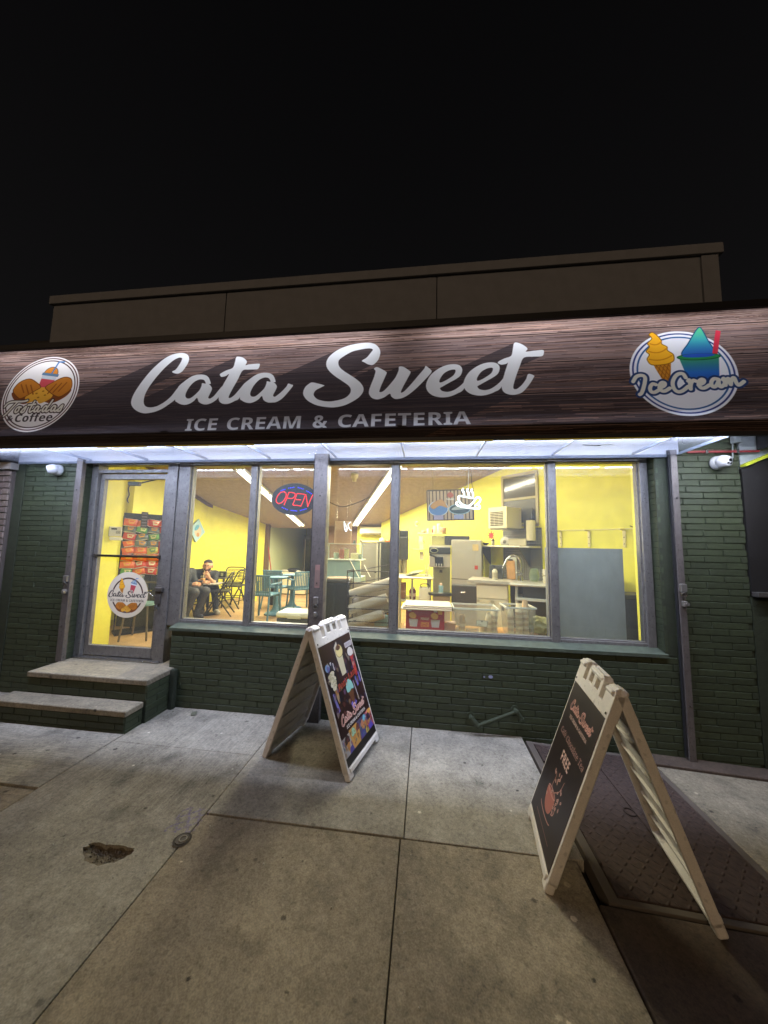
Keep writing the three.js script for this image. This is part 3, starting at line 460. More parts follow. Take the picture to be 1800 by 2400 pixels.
// ---------------------------------------------------------------- lit awning sign
const SX0 = -4.9, SX1 = 3.05, SW = SX1 - SX0, SH = 1.19, TILT = R(9), SYB = 2.648, SZB = 0.655;
const signTex = canvas(2048, 640, (k, W, Hh) => {
  const X = (u) => (u - SX0) / SW * W, Y = (v) => (1 - v / SH) * Hh, sx = W / SW, sy = Hh / SH;
  // printed planks; their colours step darker downward to imitate the backlight fading
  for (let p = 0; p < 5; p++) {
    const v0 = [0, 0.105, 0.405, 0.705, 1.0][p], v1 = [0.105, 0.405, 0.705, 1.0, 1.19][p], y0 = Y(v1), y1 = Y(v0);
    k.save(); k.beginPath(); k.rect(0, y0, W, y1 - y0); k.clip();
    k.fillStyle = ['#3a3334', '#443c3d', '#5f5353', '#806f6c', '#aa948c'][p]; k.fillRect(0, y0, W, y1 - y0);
    for (let i = 0; i < 900; i++) {
      const x = rr(-80, W), y = rr(y0, y1), l = rr(30, 240), d = rr(-7, 7), b = rnd();
      k.strokeStyle = b < 0.55 ? `rgba(36,24,20,${rr(0.14, 0.5)})` : `rgba(${170 + b * 50 | 0},${130 + b * 40 | 0},${112 + b * 30 | 0},${rr(0.08, 0.38)})`; k.lineWidth = rr(0.8, 4.2);
      k.beginPath(); k.moveTo(x, y); k.bezierCurveTo(x + l * 0.3, y + d, x + l * 0.7, y - d, x + l, y + d * 0.5); k.stroke();
    }
    // flame figure round knots, mostly in the top plank
    const knots = p === 4 ? 16 : 3;
    for (let q = 0; q < knots; q++) { const cx = rr(0, W), cy = rr(y0 + 10, y1 - 10); for (let r = 3; r < 22; r += 2.4) { k.strokeStyle = `rgba(40,26,20,${0.55 - r * 0.02})`; k.lineWidth = 2.2; k.beginPath(); k.moveTo(cx - r * 9, cy + rr(-2, 2)); k.bezierCurveTo(cx - r * 3, cy - r * 2.2, cx + r * 3, cy - r * 2.2, cx + r * 9, cy + rr(-2, 2)); k.moveTo(cx - r * 7, cy + rr(-1, 2)); k.bezierCurveTo(cx - r * 2, cy + r * 1.6, cx + r * 2, cy + r * 1.6, cx + r * 8, cy); k.stroke(); } }
    k.restore();
    k.fillStyle = '#1a1210'; k.fillRect(0, y1 - 3.4, W, 5); k.fillStyle = 'rgba(205,175,160,.6)'; k.fillRect(0, y1 + 1.6, W, 3);
  }
  // printed long shadow of the lettering
  const c2 = document.createElement('canvas'); c2.width = W; c2.height = Hh; const m = c2.getContext('2d'); m.fillStyle = '#343236';
  for (let s = 0; s < 150; s++) { const o = s * 0.0155; scriptFill(m, ([u, v]) => [X(u - o * 1.0), Y(v - o * 0.478)]); }
  k.globalAlpha = 0.66; k.drawImage(c2, 0, 0); k.globalAlpha = 1;
  k.fillStyle = '#e9eef0'; scriptFill(k, ([u, v]) => [X(u), Y(v)]);
  k.fillStyle = '#a9a9ab';
  for (const [w, x0, x1] of [['ICE', -2.255, -1.92], ['CREAM', -1.845, -1.105], ['&', -1.017, -0.873], ['CAFETERIA', -0.79, 0.374]]) fitText(k, w, X(x0), Y(0.132), (x1 - x0) * sx, 0.122 * sy);
  // round ice cream emblem
  const circle = (cx, cy, r, fill, stroke, lw) => { k.save(); k.translate(X(cx), Y(cy)); k.scale(sx, sy); k.beginPath(); k.arc(0, 0, r, 0, 7); if (fill) { k.fillStyle = fill; k.fill(); } if (stroke) { k.strokeStyle = stroke; k.lineWidth = lw; k.stroke(); } k.restore(); };
  const art = (cx, cy, s, f) => { k.save(); k.translate(X(cx), Y(cy)); k.scale(sx * s / 100, sy * s / 100); f(); k.restore(); };
  circle(2.068, 0.557, 0.398, '#e8ecf2'); circle(2.068, 0.557, 0.372, null, '#31407e', 0.013); circle(2.068, 0.557, 0.338, null, '#2f5c94', 0.013);
  art(1.925, 0.665, 0.42, () => { k.lineWidth = 3; k.strokeStyle = '#e8ecf2'; drawCone(k, 0, 0, 1.02, -0.06); });
  art(2.205, 0.68, 0.42, () => {
    poly(k, [[14, -70], [-22, -12], [22, -12]], '#3f9a6a'); const g = k.createLinearGradient(0, -72, 0, -4); g.addColorStop(0, '#57c07a'); g.addColorStop(0.45, '#3fa6b0'); g.addColorStop(1, '#2b55b8');
    blob(k, [[14, -72], [18, -66], [24, -40], [30, -10], [0, -2], [-28, -10], [-12, -36], [6, -64]], g, '#1d4d73', 2);
    k.strokeStyle = '#c8364a'; k.lineWidth = 9; k.beginPath(); k.moveTo(30, -8); k.lineTo(46, -62); k.stroke();
    const b = k.createLinearGradient(0, 0, 0, 60); b.addColorStop(0, '#3c8f6a'); b.addColorStop(0.5, '#2f6fc0'); b.addColorStop(1, '#2c4fb0'); poly(k, [[-34, -2], [36, -2], [26, 58], [-24, 58]], b);
    oval(k, 1, -4, 38, 7, '#2f8a4e', '#1d5c3a', 2); oval(k, 1, -7, 29, 4.5, '#2b55b8');
  });
  // hand lettered words: pen strokes in a unit box, dark halo then pale stroke
  const words = (strokes, u0, v0, w, h, halo, body, lw) => { const f = ([a, b]) => [u0 + a * w, v0 + b * h]; k.save(); k.translate(X(0), Y(0)); k.scale(sx, -sy); k.strokeStyle = halo; pen(k, strokes, f, lw * 2.1); k.strokeStyle = body; pen(k, strokes, f, lw); k.restore(); };
  const eLet = (x, y, s = 1) => [[x + 0.005 * s, y + 0.2 * s], [x + 0.05 * s, y + 0.28 * s], [x + 0.062 * s, y + 0.42 * s], [x + 0.035 * s, y + 0.47 * s], [x + 0.005 * s, y + 0.3 * s], [x + 0.012 * s, y + 0.08 * s], [x + 0.045 * s, y + 0.04 * s], [x + 0.09 * s, y + 0.18 * s]];
  const aLet = (x, y) => [[x + 0.075, y + 0.42], [x + 0.04, y + 0.47], [x + 0.008, y + 0.28], [x + 0.012, y + 0.08], [x + 0.04, y + 0.06], [x + 0.075, y + 0.3], [x + 0.082, y + 0.46], [x + 0.07, y + 0.1], [x + 0.09, y + 0.05], [x + 0.12, y + 0.18]];
  words([
    [[0.02, 0.62], [0.06, 0.92], [0.14, 0.9], [0.12, 0.5], [0.08, 0.06], [0.06, 0.0]],
    [[0.215, 0.44], [0.185, 0.5], [0.155, 0.3], [0.16, 0.1], [0.19, 0.06], [0.225, 0.16]], eLet(0.235, 0.06, 1.05),
    [[0.485, 0.72], [0.47, 0.95], [0.41, 0.9], [0.355, 0.5], [0.37, 0.1], [0.42, 0.04], [0.49, 0.3]],
    [[0.50, 0.56], [0.515, 0.64], [0.51, 0.3], [0.505, 0.12], [0.515, 0.42], [0.545, 0.6], [0.565, 0.54]], eLet(0.575, 0.14, 1.05),
    aLet(0.68, 0.17), [[0.795, 0.56], [0.81, 0.66], [0.802, 0.22], [0.815, 0.46], [0.85, 0.68], [0.848, 0.24], [0.86, 0.5], [0.895, 0.7], [0.9, 0.36], [0.915, 0.26], [0.965, 0.44]],
  ], 1.668, 0.365, 0.85, 0.195, '#27406e', '#dcdccf', 0.031);
  // round toast-and-coffee emblem
  circle(-3.97, 0.60, 0.442, '#e8e6e3'); circle(-3.97, 0.60, 0.420, null, '#5a3b38', 0.012); circle(-3.97, 0.60, 0.392, null, '#4b3632', 0.012);
  art(-3.93, 0.765, 0.36, () => drawDrink(k, 0, 0, 1.25, 0.16, '#d98a35', '#c64f58'));
  art(-3.965, 0.60, 0.60, () => drawToast(k, 0, 0, 1.0));
  const tLet = (x) => [[x + 0.07, 0.95], [x + 0.03, 0.4], [x + 0.035, 0.2], [x + 0.055, 0.16], [x + 0.085, 0.28]], sLet = (x) => [[x, 0.22], [x + 0.045, 0.56], [x + 0.07, 0.62], [x + 0.06, 0.42], [x + 0.055, 0.22], [x + 0.03, 0.16], [x + 0.01, 0.2]];
  const oLet = (x) => [[x + 0.05, 0.6], [x + 0.015, 0.5], [x + 0.005, 0.28], [x + 0.03, 0.15], [x + 0.065, 0.3], [x + 0.065, 0.5], [x + 0.05, 0.6], [x + 0.09, 0.55]];
  words([[[0.0, 0.62], [0.03, 0.9], [0.12, 1.0], [0.3, 0.96], [0.36, 1.04]], [[0.2, 0.98], [0.13, 0.5], [0.06, 0.02], [0.04, -0.04]], oLet(0.2), sLet(0.31), tLet(0.42), [[0.4, 0.7], [0.52, 0.74]],
    ...[0.52, 0.66, 0.80].map((x) => [[x + 0.075, 0.52], [x + 0.04, 0.62], [x + 0.008, 0.4], [x + 0.015, 0.18], [x + 0.05, 0.2], [x + 0.08, 0.52], [x + 0.065, 0.25], [x + 0.09, 0.15], [x + 0.12, 0.3]]), [[0.79, 1.0], [0.745, 0.5]], sLet(0.92)],
  -4.345, 0.355, 0.70, 0.16, '#453430', '#d9d6c8', 0.021);
  k.fillStyle = '#4a4243'; fitText(k, 'Coffee', X(-4.175), Y(0.276), 0.45 * sx, 0.088 * sy); fitText(k, '&', X(-4.262), Y(0.292), 0.07 * sx, 0.06 * sy);
});
const BZ = (v) => SZB - v * Math.sin(TILT), BY = (v) => SYB + v * Math.cos(TILT);
{
  const t = thing('awning_sign', 'long lit wood print shop sign box with white script lettering', 'sign');
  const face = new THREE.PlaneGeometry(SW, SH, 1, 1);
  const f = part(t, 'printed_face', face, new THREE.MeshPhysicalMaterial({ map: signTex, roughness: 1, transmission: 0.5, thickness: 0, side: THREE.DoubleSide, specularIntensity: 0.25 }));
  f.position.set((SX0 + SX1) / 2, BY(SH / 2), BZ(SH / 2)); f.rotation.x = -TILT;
  const dark = mat(0x1b1a1c, 0.6, { metalness: 0.3 }), white = mat(0xd8dade, 0.8);
  part(t, 'bottom_rail', [span(SX0, SX1, SYB - 0.012, SYB + 0.02, SZB - 0.03, SZB + 0.004, 0.003)], mat(0x3a383a, 0.55, { metalness: 0.4 }));
  for (const [a, b] of [[-3.15, -2.62], [-2.42, -1.55], [-0.6, 0.55], [0.8, 1.9]]) part(t, 'gap_light_strip', [span(a, b, SYB - 0.02, SYB - 0.013, SZB - 0.02, SZB + 0.003)], mat(0xd8c84a, 0.5));  // yellow colour stands in for light showing through gaps at the bottom edge
  part(t, 'top_flashing', [span(SX0 - 0.02, SX1 + 0.02, BY(SH) - 0.045, BY(SH) + 0.02, 0.0, BZ(SH) + 0.03, 0.006)], dark);
  part(t, 'end_panel', [span(SX0 - 0.012, SX0 - 0.002, SYB - 0.01, BY(SH) - 0.045, 0.0, 0.48)], dark); part(t, 'end_panel', [span(SX1 + 0.002, SX1 + 0.012, SYB + 0.05, BY(SH) - 0.045, 0.0, 0.48)], dark);
  part(t, 'white_liner', [span(SX0, 2.38, 2.96, BY(SH) - 0.046, 0.004, 0.014), span(SX0, SX1, BY(SH) - 0.06, BY(SH) - 0.046, 0.014, 0.46)], white);
  part(t, 'added_reflector', [span(SX0, 2.38, 2.665, 2.85, 0.008, 0.014)], white);  // white surface added to bounce lamp light down through the panels
  part(t, 'added_divider', [span(SX0, 2.38, 2.85, 2.86, 0.004, BZ(0.205) - 0.006)], white);  // unseen shelf added to stop the tube light spilling down
  // lamps inside the box behind the printed face
  for (const [a, b] of [[-4.7, -2.75], [-2.6, -0.42], [0.02, 1.55], [1.7, 2.9]]) {
    const l = part(t, 'sign_tube', [rod([a, 3.66, 0.24], [b, 3.66, 0.24], 0.016, 10)], glow(0xf3f4ff, 3));
    part(l, 'tube_holder', [box(0.03, 0.05, 0.07, a - 0.01, 3.66, 0.215), box(0.03, 0.05, 0.07, b + 0.01, 3.66, 0.215)], white);
    areaLight(0xf3f4ff, SIGN_L, b - a, 0.06, [(a + b) / 2, 3.66, 0.262], [(a + b) / 2, 3.42, 1]);
  }
  // ribbed translucent panels underneath, lit from above
  const seams = [-4.88, -3.9, -3.17, -2.44, -1.69, -0.95, -0.22, 0.51, 1.24, 1.97, 2.38];
  const panelM = new THREE.MeshPhysicalMaterial({ color: 0xe4ecff, roughness: 0.25, transmission: 0.95, thickness: 0, side: THREE.DoubleSide });
  for (let i = 0; i + 1 < seams.length; i++) {
    const w = seams[i + 1] - seams[i] - 0.008, n = Math.round(w / 0.0065), g = new THREE.PlaneGeometry(w, 0.63, n, 1), p = g.attributes.position;
    for (let q = 0; q < p.count; q++) p.setZ(q, 0.0028 * Math.sin(p.getX(q) / 0.026 * Math.PI * 2));
    g.computeVertexNormals(); g.rotateX(Math.PI / 2); const o = part(t, 'soffit_panel', g, panelM); o.position.set((seams[i] + seams[i + 1]) / 2, SYB + 0.006, 0.315); o.rotation.z = rr(-0.004, 0.004);
    part(t, 'soffit_batten', [span(seams[i + 1] - 0.005, seams[i + 1] + 0.005, SYB + 0.012, SYB + 0.035, 0.02, 0.62)], mat(0x9aa4b4, 0.6));
  }
  part(t, 'soffit_trim', [span(SX0, 2.3, SYB - 0.012, SYB + 0.012, 0.0, 0.018, 0.003)], mat(0x7d8590, 0.6));
  // a narrow strip along the front edge throws its light down on the pavement; weaker strips are added above to make the panels glow
  part(t, 'added_baffle', (() => { const g = box(SW - 0.02, 0.115, 0.004); g.rotateX(-TILT); return g.translate((SX0 + SX1) / 2, SYB + 0.078, BZ(0.075) - 0.008); })(), white);  // unseen sheet added to keep the strip light off the printed face
  for (const [a, b] of [[-4.8, -2.5], [-2.42, -0.25], [-0.17, 2.98]]) {
    part(t, 'soffit_lamp', [span(a, b, 2.766, 2.78, 0.604, 0.630)], glow(0xe6eeff, 3));
    areaLight(0xeef1ff, SOFFIT_L, b - a, 0.02, [(a + b) / 2, 2.762, 0.618], [(a + b) / 2, 0, 0.618]);
    part(t, 'added_glow_strip', [span(a, b, 2.836, 2.85, 0.27, 0.35)], glow(0xdfe8ff, 3));
    areaLight(0xdfe8ff, GLOW_L, b - a, 0.08, [(a + b) / 2, 2.833, 0.31], [(a + b) / 2, 0, 0.31]);
  }
}
// torn spot in one soffit panel
{
  const t = thing('torn_flap', 'dark torn flap of tape on the soffit panel', 'tape', [1.42, SYB - 0.004, 0.42]);
  part(t, 'tape', [at(new THREE.PlaneGeometry(0.16, 0.018, 8, 1), 0, 0, 0, Math.PI / 2, 0.2), at(new THREE.PlaneGeometry(0.12, 0.01, 6, 1), 0.1, -0.001, 0.01, Math.PI / 2, -0.1)], mat(0x25272e, 0.8, { side: THREE.DoubleSide }));
}
// ---------------------------------------------------------------- folding pavement signs
const boardM = new THREE.MeshStandardMaterial({ map: field(256, 256, (x, y) => { const k = 0.84 + 0.04 * fbm(x / 50, y / 50, 4) + 0.03 * noise(x / 4, y / 4) - (noise(x / 20 + 9, y / 26) > 0.7 ? 0.08 : 0); return [k, k * 0.975, k * 0.93]; }, true), roughness: 0.5 });
function crestGeometry() {
  const s = shapeOf([[-0.31, 0.985], [0.31, 0.985], [0.31, 1.125], [0.295, 1.142], [0.205, 1.142], [0.188, 1.12], [0.188, 1.035], [0.122, 1.035], [0.122, 1.13], [0.10, 1.155], [-0.10, 1.155], [-0.122, 1.13], [-0.122, 1.035], [-0.188, 1.035], [-0.188, 1.12], [-0.205, 1.142], [-0.295, 1.142], [-0.31, 1.125]]);
  for (const m of [-1, 1]) { const h = new THREE.Path(); h.moveTo(m * 0.055 - 0.036, 1.055); h.lineTo(m * 0.055 + 0.036, 1.055); h.lineTo(m * 0.055 + 0.036, 1.125); h.lineTo(m * 0.055 - 0.036, 1.125); h.closePath(); s.holes.push(h); }
  return new THREE.ExtrudeGeometry(s, { depth: 0.046, bevelEnabled: true, bevelSize: 0.004, bevelThickness: 0.004, bevelSegments: 2, curveSegments: 14 }).translate(0, 0, -0.03);
}
function leafInto(t, tex, side) {                   // one half of the folding sign, front facing +z of the half
  const geo = [rbox(0.62, 0.955, 0.012, 0, 0.525, 0.012, 0.004), rbox(0.03, 0.955, 0.05, -0.295, 0.525, -0.008, 0.008), rbox(0.03, 0.955, 0.05, 0.295, 0.525, -0.008, 0.008), rbox(0.62, 0.03, 0.05, 0, 0.062, -0.008, 0.008)].map((g) => boxUV(g, 1.5));
  const b = part(t, 'board', geo, boardM); b.rotation.order = 'YXZ'; b.rotation.set(-R(20), side < 0 ? Math.PI : 0, 0); b.position.set(0, 0.004, side * 0.395);
  for (let i = 0; i < 6; i++) part(b, 'rib', rbox(0.55, 0.009, 0.018, 0, 0.17 + i * 0.145, -0.003, 0.004), boardM);
  part(b, 'crest', boxUV(crestGeometry(), 1.5), boardM);
  for (const m of [-1, 1]) { part(b, 'foot', rbox(0.075, 0.062, 0.05, m * 0.272, 0.031, -0.004, 0.012), boardM); part(b, 'screw', at(cyl(0.007, 0.007, 0.006), m * 0.285, 1.005, 0.022, Math.PI / 2), steelM); part(b, 'hinge_cap', rbox(0.10, 0.03, 0.062, m * 0.248, 1.142, -0.02, 0.013), boardM); }
  part(b, 'foot_strip', rbox(0.56, 0.034, 0.012, 0, 0.058, 0.022, 0.004), boardM);
  if (tex) part(b, 'poster', sheet(0.58, 0.895, 0.002).translate(0, 0.532, 0.0195), tmat(tex, 0.42));
  return b;
}
const sweetTex = canvas(580, 895, (k, W, Hh) => {
  k.fillStyle = '#2e1b18'; k.fillRect(0, 0, W, Hh);
  const scoop = (x, y, r, c, d, cone = '#b98445') => { poly(k, [[x - r * 0.9, y + r * 0.3], [x + r * 0.9, y + r * 0.3], [x + r * 0.1, y + r * 2.7]], cone); k.strokeStyle = '#7d5223'; k.lineWidth = 2; for (let i = -2; i < 3; i++) { k.beginPath(); k.moveTo(x + i * r * 0.35, y + r * 0.4); k.lineTo(x + i * r * 0.12 + r * 0.2, y + r * 2); k.stroke(); } blob(k, [[x - r, y + r * 0.35], [x - r * 0.95, y - r * 0.4], [x - r * 0.3, y - r], [x + r * 0.5, y - r * 0.9], [x + r, y - r * 0.1], [x + r * 0.95, y + r * 0.45], [x + r * 0.3, y + r * 0.35], [x - r * 0.4, y + r * 0.5]], c, d, 3); };
  // top collage
  poly(k, [[195, 25], [395, 15], [400, 300], [210, 310]], '#2b2026');
  poly(k, [[240, 120], [350, 110], [340, 300], [260, 305]], '#c9c2a6'); poly(k, [[235, 60], [300, 20], [300, 130], [240, 140]], '#b9b2a4'); oval(k, 310, 105, 62, 52, '#d8c98a', '#6d5530', 5); blob(k, [[265, 80], [300, 55], [345, 70], [330, 92], [290, 96]], '#4a2c24'); oval(k, 318, 112, 34, 22, null, '#a08a4c', 4);
  poly(k, [[250, 130], [262, 128], [280, 300], [262, 303]], '#8e84a8');
  k.fillStyle = '#b4aeb2'; k.fillRect(430, 70, 140, 44); k.fillStyle = '#8d878c'; for (let i = 0; i < 5; i++) k.fillRect(440 + i * 25, 80, 14, 26);
  poly(k, [[425, 125], [575, 115], [575, 430], [440, 450]], '#1d191d'); poly(k, [[470, 190], [545, 185], [535, 370], [490, 380]], '#9c2f30'); for (let i = 0; i < 16; i++) oval(k, 480 + rr(0, 55), 200 + rr(0, 150), 5, 9, '#c4524c'); blob(k, [[450, 180], [455, 140], [500, 120], [545, 140], [560, 185], [500, 200]], '#cfcac4', '#5a5054', 4);
  poly(k, [[455, 380], [480, 375], [500, 455], [470, 465]], '#6f67b4'); poly(k, [[530, 365], [555, 360], [560, 440], [535, 450]], '#6f67b4');
  poly(k, [[15, 150], [175, 140], [180, 470], [30, 480]], '#201a1e'); k.fillStyle = '#7d9cc4'; oval(k, 60, 180, 36, 30, '#7d9cc4'); k.fillStyle = '#b9b4b8'; k.fillRect(110, 150, 24, 24); k.fillRect(150, 165, 14, 60);
  for (let i = 0; i < 7; i++) oval(k, 95 + rr(-35, 35), 300 + i * 16 - 50, 40 - i * 3, 20, i % 2 ? '#c6bfa0' : '#d6d0b8', '#948a6a', 2); poly(k, [[85, 370], [140, 360], [120, 470], [100, 470]], '#a3763c'); poly(k, [[40, 380], [60, 376], [95, 520], [60, 530]], '#7a75bc');
  scoop(330, 420, 62, '#8cc0b6', '#4f8078', '#5c3a2a'); poly(k, [[280, 540], [350, 520], [390, 560], [300, 600]], '#6b62b4'); poly(k, [[410, 400], [418, 398], [440, 560], [428, 562]], '#b5b0b4');
  for (let i = 0; i < 70; i++) { const x = rr(10, 570), y = rr(130, 560), c = ['#3a2c44', '#5b4a86', '#6d3a34', '#8a7a5c', '#4a2c26', '#a89a86', '#30405c', '#7a5a8a'][i % 8]; k.globalAlpha = 0.6; blob(k, [[x, y], [x + rr(8, 30), y - rr(2, 16)], [x + rr(20, 44), y + rr(4, 20)], [x + rr(4, 20), y + rr(16, 46)]], c); } k.globalAlpha = 1;
  poly(k, [[240, 120], [350, 110], [340, 300], [260, 305]], '#bdb596'); oval(k, 310, 105, 62, 52, '#cfc084', '#6d5530', 5); blob(k, [[265, 80], [300, 55], [345, 70], [330, 92], [290, 96]], '#4a2c24'); scoop(330, 420, 62, '#86b8ae', '#4f8078', '#5c3a2a'); for (let i = 0; i < 9; i++) oval(k, 95 + rr(-26, 26), 236 + i * 14, 38 - i * 2, 18, i % 2 ? '#b9b294' : '#cbc4a8', '#8a8062', 2);
  // red hand lettering
  k.fillStyle = '#a8432f'; k.save(); k.translate(150, 395); k.rotate(-0.12); k.transform(1, 0, -0.25, 1, 0, 0); k.font = 'bold 74px serif'; k.fillText('Pony Land', -10, 0); k.restore();
  // shop name
  k.save(); k.translate(0, 0); k.strokeStyle = '#d9b3a5'; k.fillStyle = '#8d4a45'; k.lineWidth = 5; const f = scriptMap(60, 630, 460); scriptFill(k, f); scriptStroke(k, f); k.restore();
  k.fillStyle = '#dcd8d0'; fitText(k, 'ICE CREAM & CAFETERIA', 120, 672, 370, 24);
  // lower collage of cones
  poly(k, [[0, 705], [150, 700], [150, 835], [0, 835]], '#a09a94'); poly(k, [[130, 690], [300, 690], [290, 835], [150, 835]], '#b98a45'); poly(k, [[280, 690], [470, 690], [440, 835], [285, 835]], '#4a4a66'); poly(k, [[430, 690], [580, 690], [580, 835], [430, 835]], '#9a4a4a'); oval(k, 520, 715, 60, 30, '#c9746e'); oval(k, 545, 705, 40, 18, '#d8a24a');
  scoop(80, 740, 36, '#3b2722', '#1d1210'); scoop(200, 735, 36, '#8fb89a', '#56806a'); scoop(285, 735, 30, '#5b3a30', '#2d1b16', '#c79550'); scoop(380, 745, 32, '#b4785a', '#6e4632'); scoop(430, 725, 32, '#6fb0c4', '#3f7484'); scoop(505, 745, 34, '#3a2630', '#1c1016'); poly(k, [[300, 800], [380, 775], [420, 835], [300, 835]], '#4a3f7a'); poly(k, [[470, 800], [540, 780], [565, 835], [470, 835]], '#5a4aa8'); poly(k, [[410, 800], [450, 790], [465, 835], [405, 835]], '#b8a030'); poly(k, [[90, 800], [140, 790], [160, 835], [80, 835]], '#4c4690');
  for (let i = 0; i < 60; i++) { const x = rr(0, 560), y = rr(700, 815); k.globalAlpha = 0.55; blob(k, [[x, y], [x + rr(6, 22), y - rr(2, 10)], [x + rr(14, 34), y + rr(2, 14)], [x + rr(2, 14), y + rr(10, 28)]], ['#5a4a86', '#8a6a3c', '#3b2722', '#b07a50', '#446a7a', '#7a3a44'][i % 6]); } k.globalAlpha = 1;
  k.fillStyle = '#17120f'; k.fillRect(0, 835, W, 60);
});
const freeTex = canvas(580, 895, (k, W, Hh) => {
  k.fillStyle = '#1f110f'; k.fillRect(0, 0, W, Hh);
  k.strokeStyle = '#c08d80'; k.fillStyle = '#3d221d'; k.lineWidth = 6; const f = scriptMap(75, 165, 430); scriptFill(k, f); scriptStroke(k, f);
  k.fillStyle = '#c9a89c'; fitText(k, 'ICE CREAM & CAFETERIA', 120, 212, 350, 22);
  k.save(); k.translate(55, 335); k.transform(1, 0, -0.22, 1, 0, 0); k.font = '54px serif'; k.fillStyle = '#b98f88'; k.fillText('Café', 0, 0); k.fillText('Chocolate', 132, 0); k.fillText('Tea', 400, 0); k.restore();
  k.fillStyle = '#d8b4a6'; fitText(k, 'FREE', 205, 452, 175, 66);
  // cup, saucer, steam and beans
  blob(k, [[190, 640], [330, 640], [345, 690], [318, 745], [262, 760], [210, 740], [182, 690]], '#a8604e', null); k.strokeStyle = '#c0897a'; k.lineWidth = 7; k.beginPath(); k.ellipse(262, 640, 78, 16, 0, 0, 7); k.stroke(); k.beginPath(); k.ellipse(352, 690, 34, 30, 0, -1.7, 1.7); k.stroke(); k.beginPath(); k.ellipse(262, 765, 120, 20, 0, 0.1, 3.04); k.stroke();
  k.lineWidth = 5; k.beginPath(); k.moveTo(290, 630); k.bezierCurveTo(330, 590, 370, 600, 385, 500); k.moveTo(240, 628); k.bezierCurveTo(215, 590, 260, 570, 235, 530); k.stroke();
  for (let i = 0; i < 30; i++) { const x = rr(130, 430), y = rr(500, 640); if (i > 17 && x < 330) continue; k.save(); k.translate(x, i > 14 ? y + 90 : y); k.rotate(rr(0, 3)); oval(k, 0, 0, 13, 7.5, '#c99a8c'); k.fillStyle = '#3d221d'; k.fillRect(-12, -1, 24, 2); k.restore(); }
  k.fillStyle = '#8a6258'; k.fillRect(120, 835, 340, 5);
});
{
  const t = thing('sandwich_board', 'white folding pavement sign with colourful ice cream poster', 'pavement sign', [-0.856, 0, 0.46], R(76.7)); t.scale.set(0.96, 0.985, 0.98);
  leafInto(t, sweetTex, 1); leafInto(t, sweetTex, -1);
}
{
  const t = thing('sandwich_board', 'white folding pavement sign with dark brown free drinks poster', 'pavement sign', [1.035, -0.006, 1.25], R(-97.5)); t.scale.set(0.88, 0.955, 0.94);
  leafInto(t, freeTex, 1); leafInto(t, freeTex, -1);
}
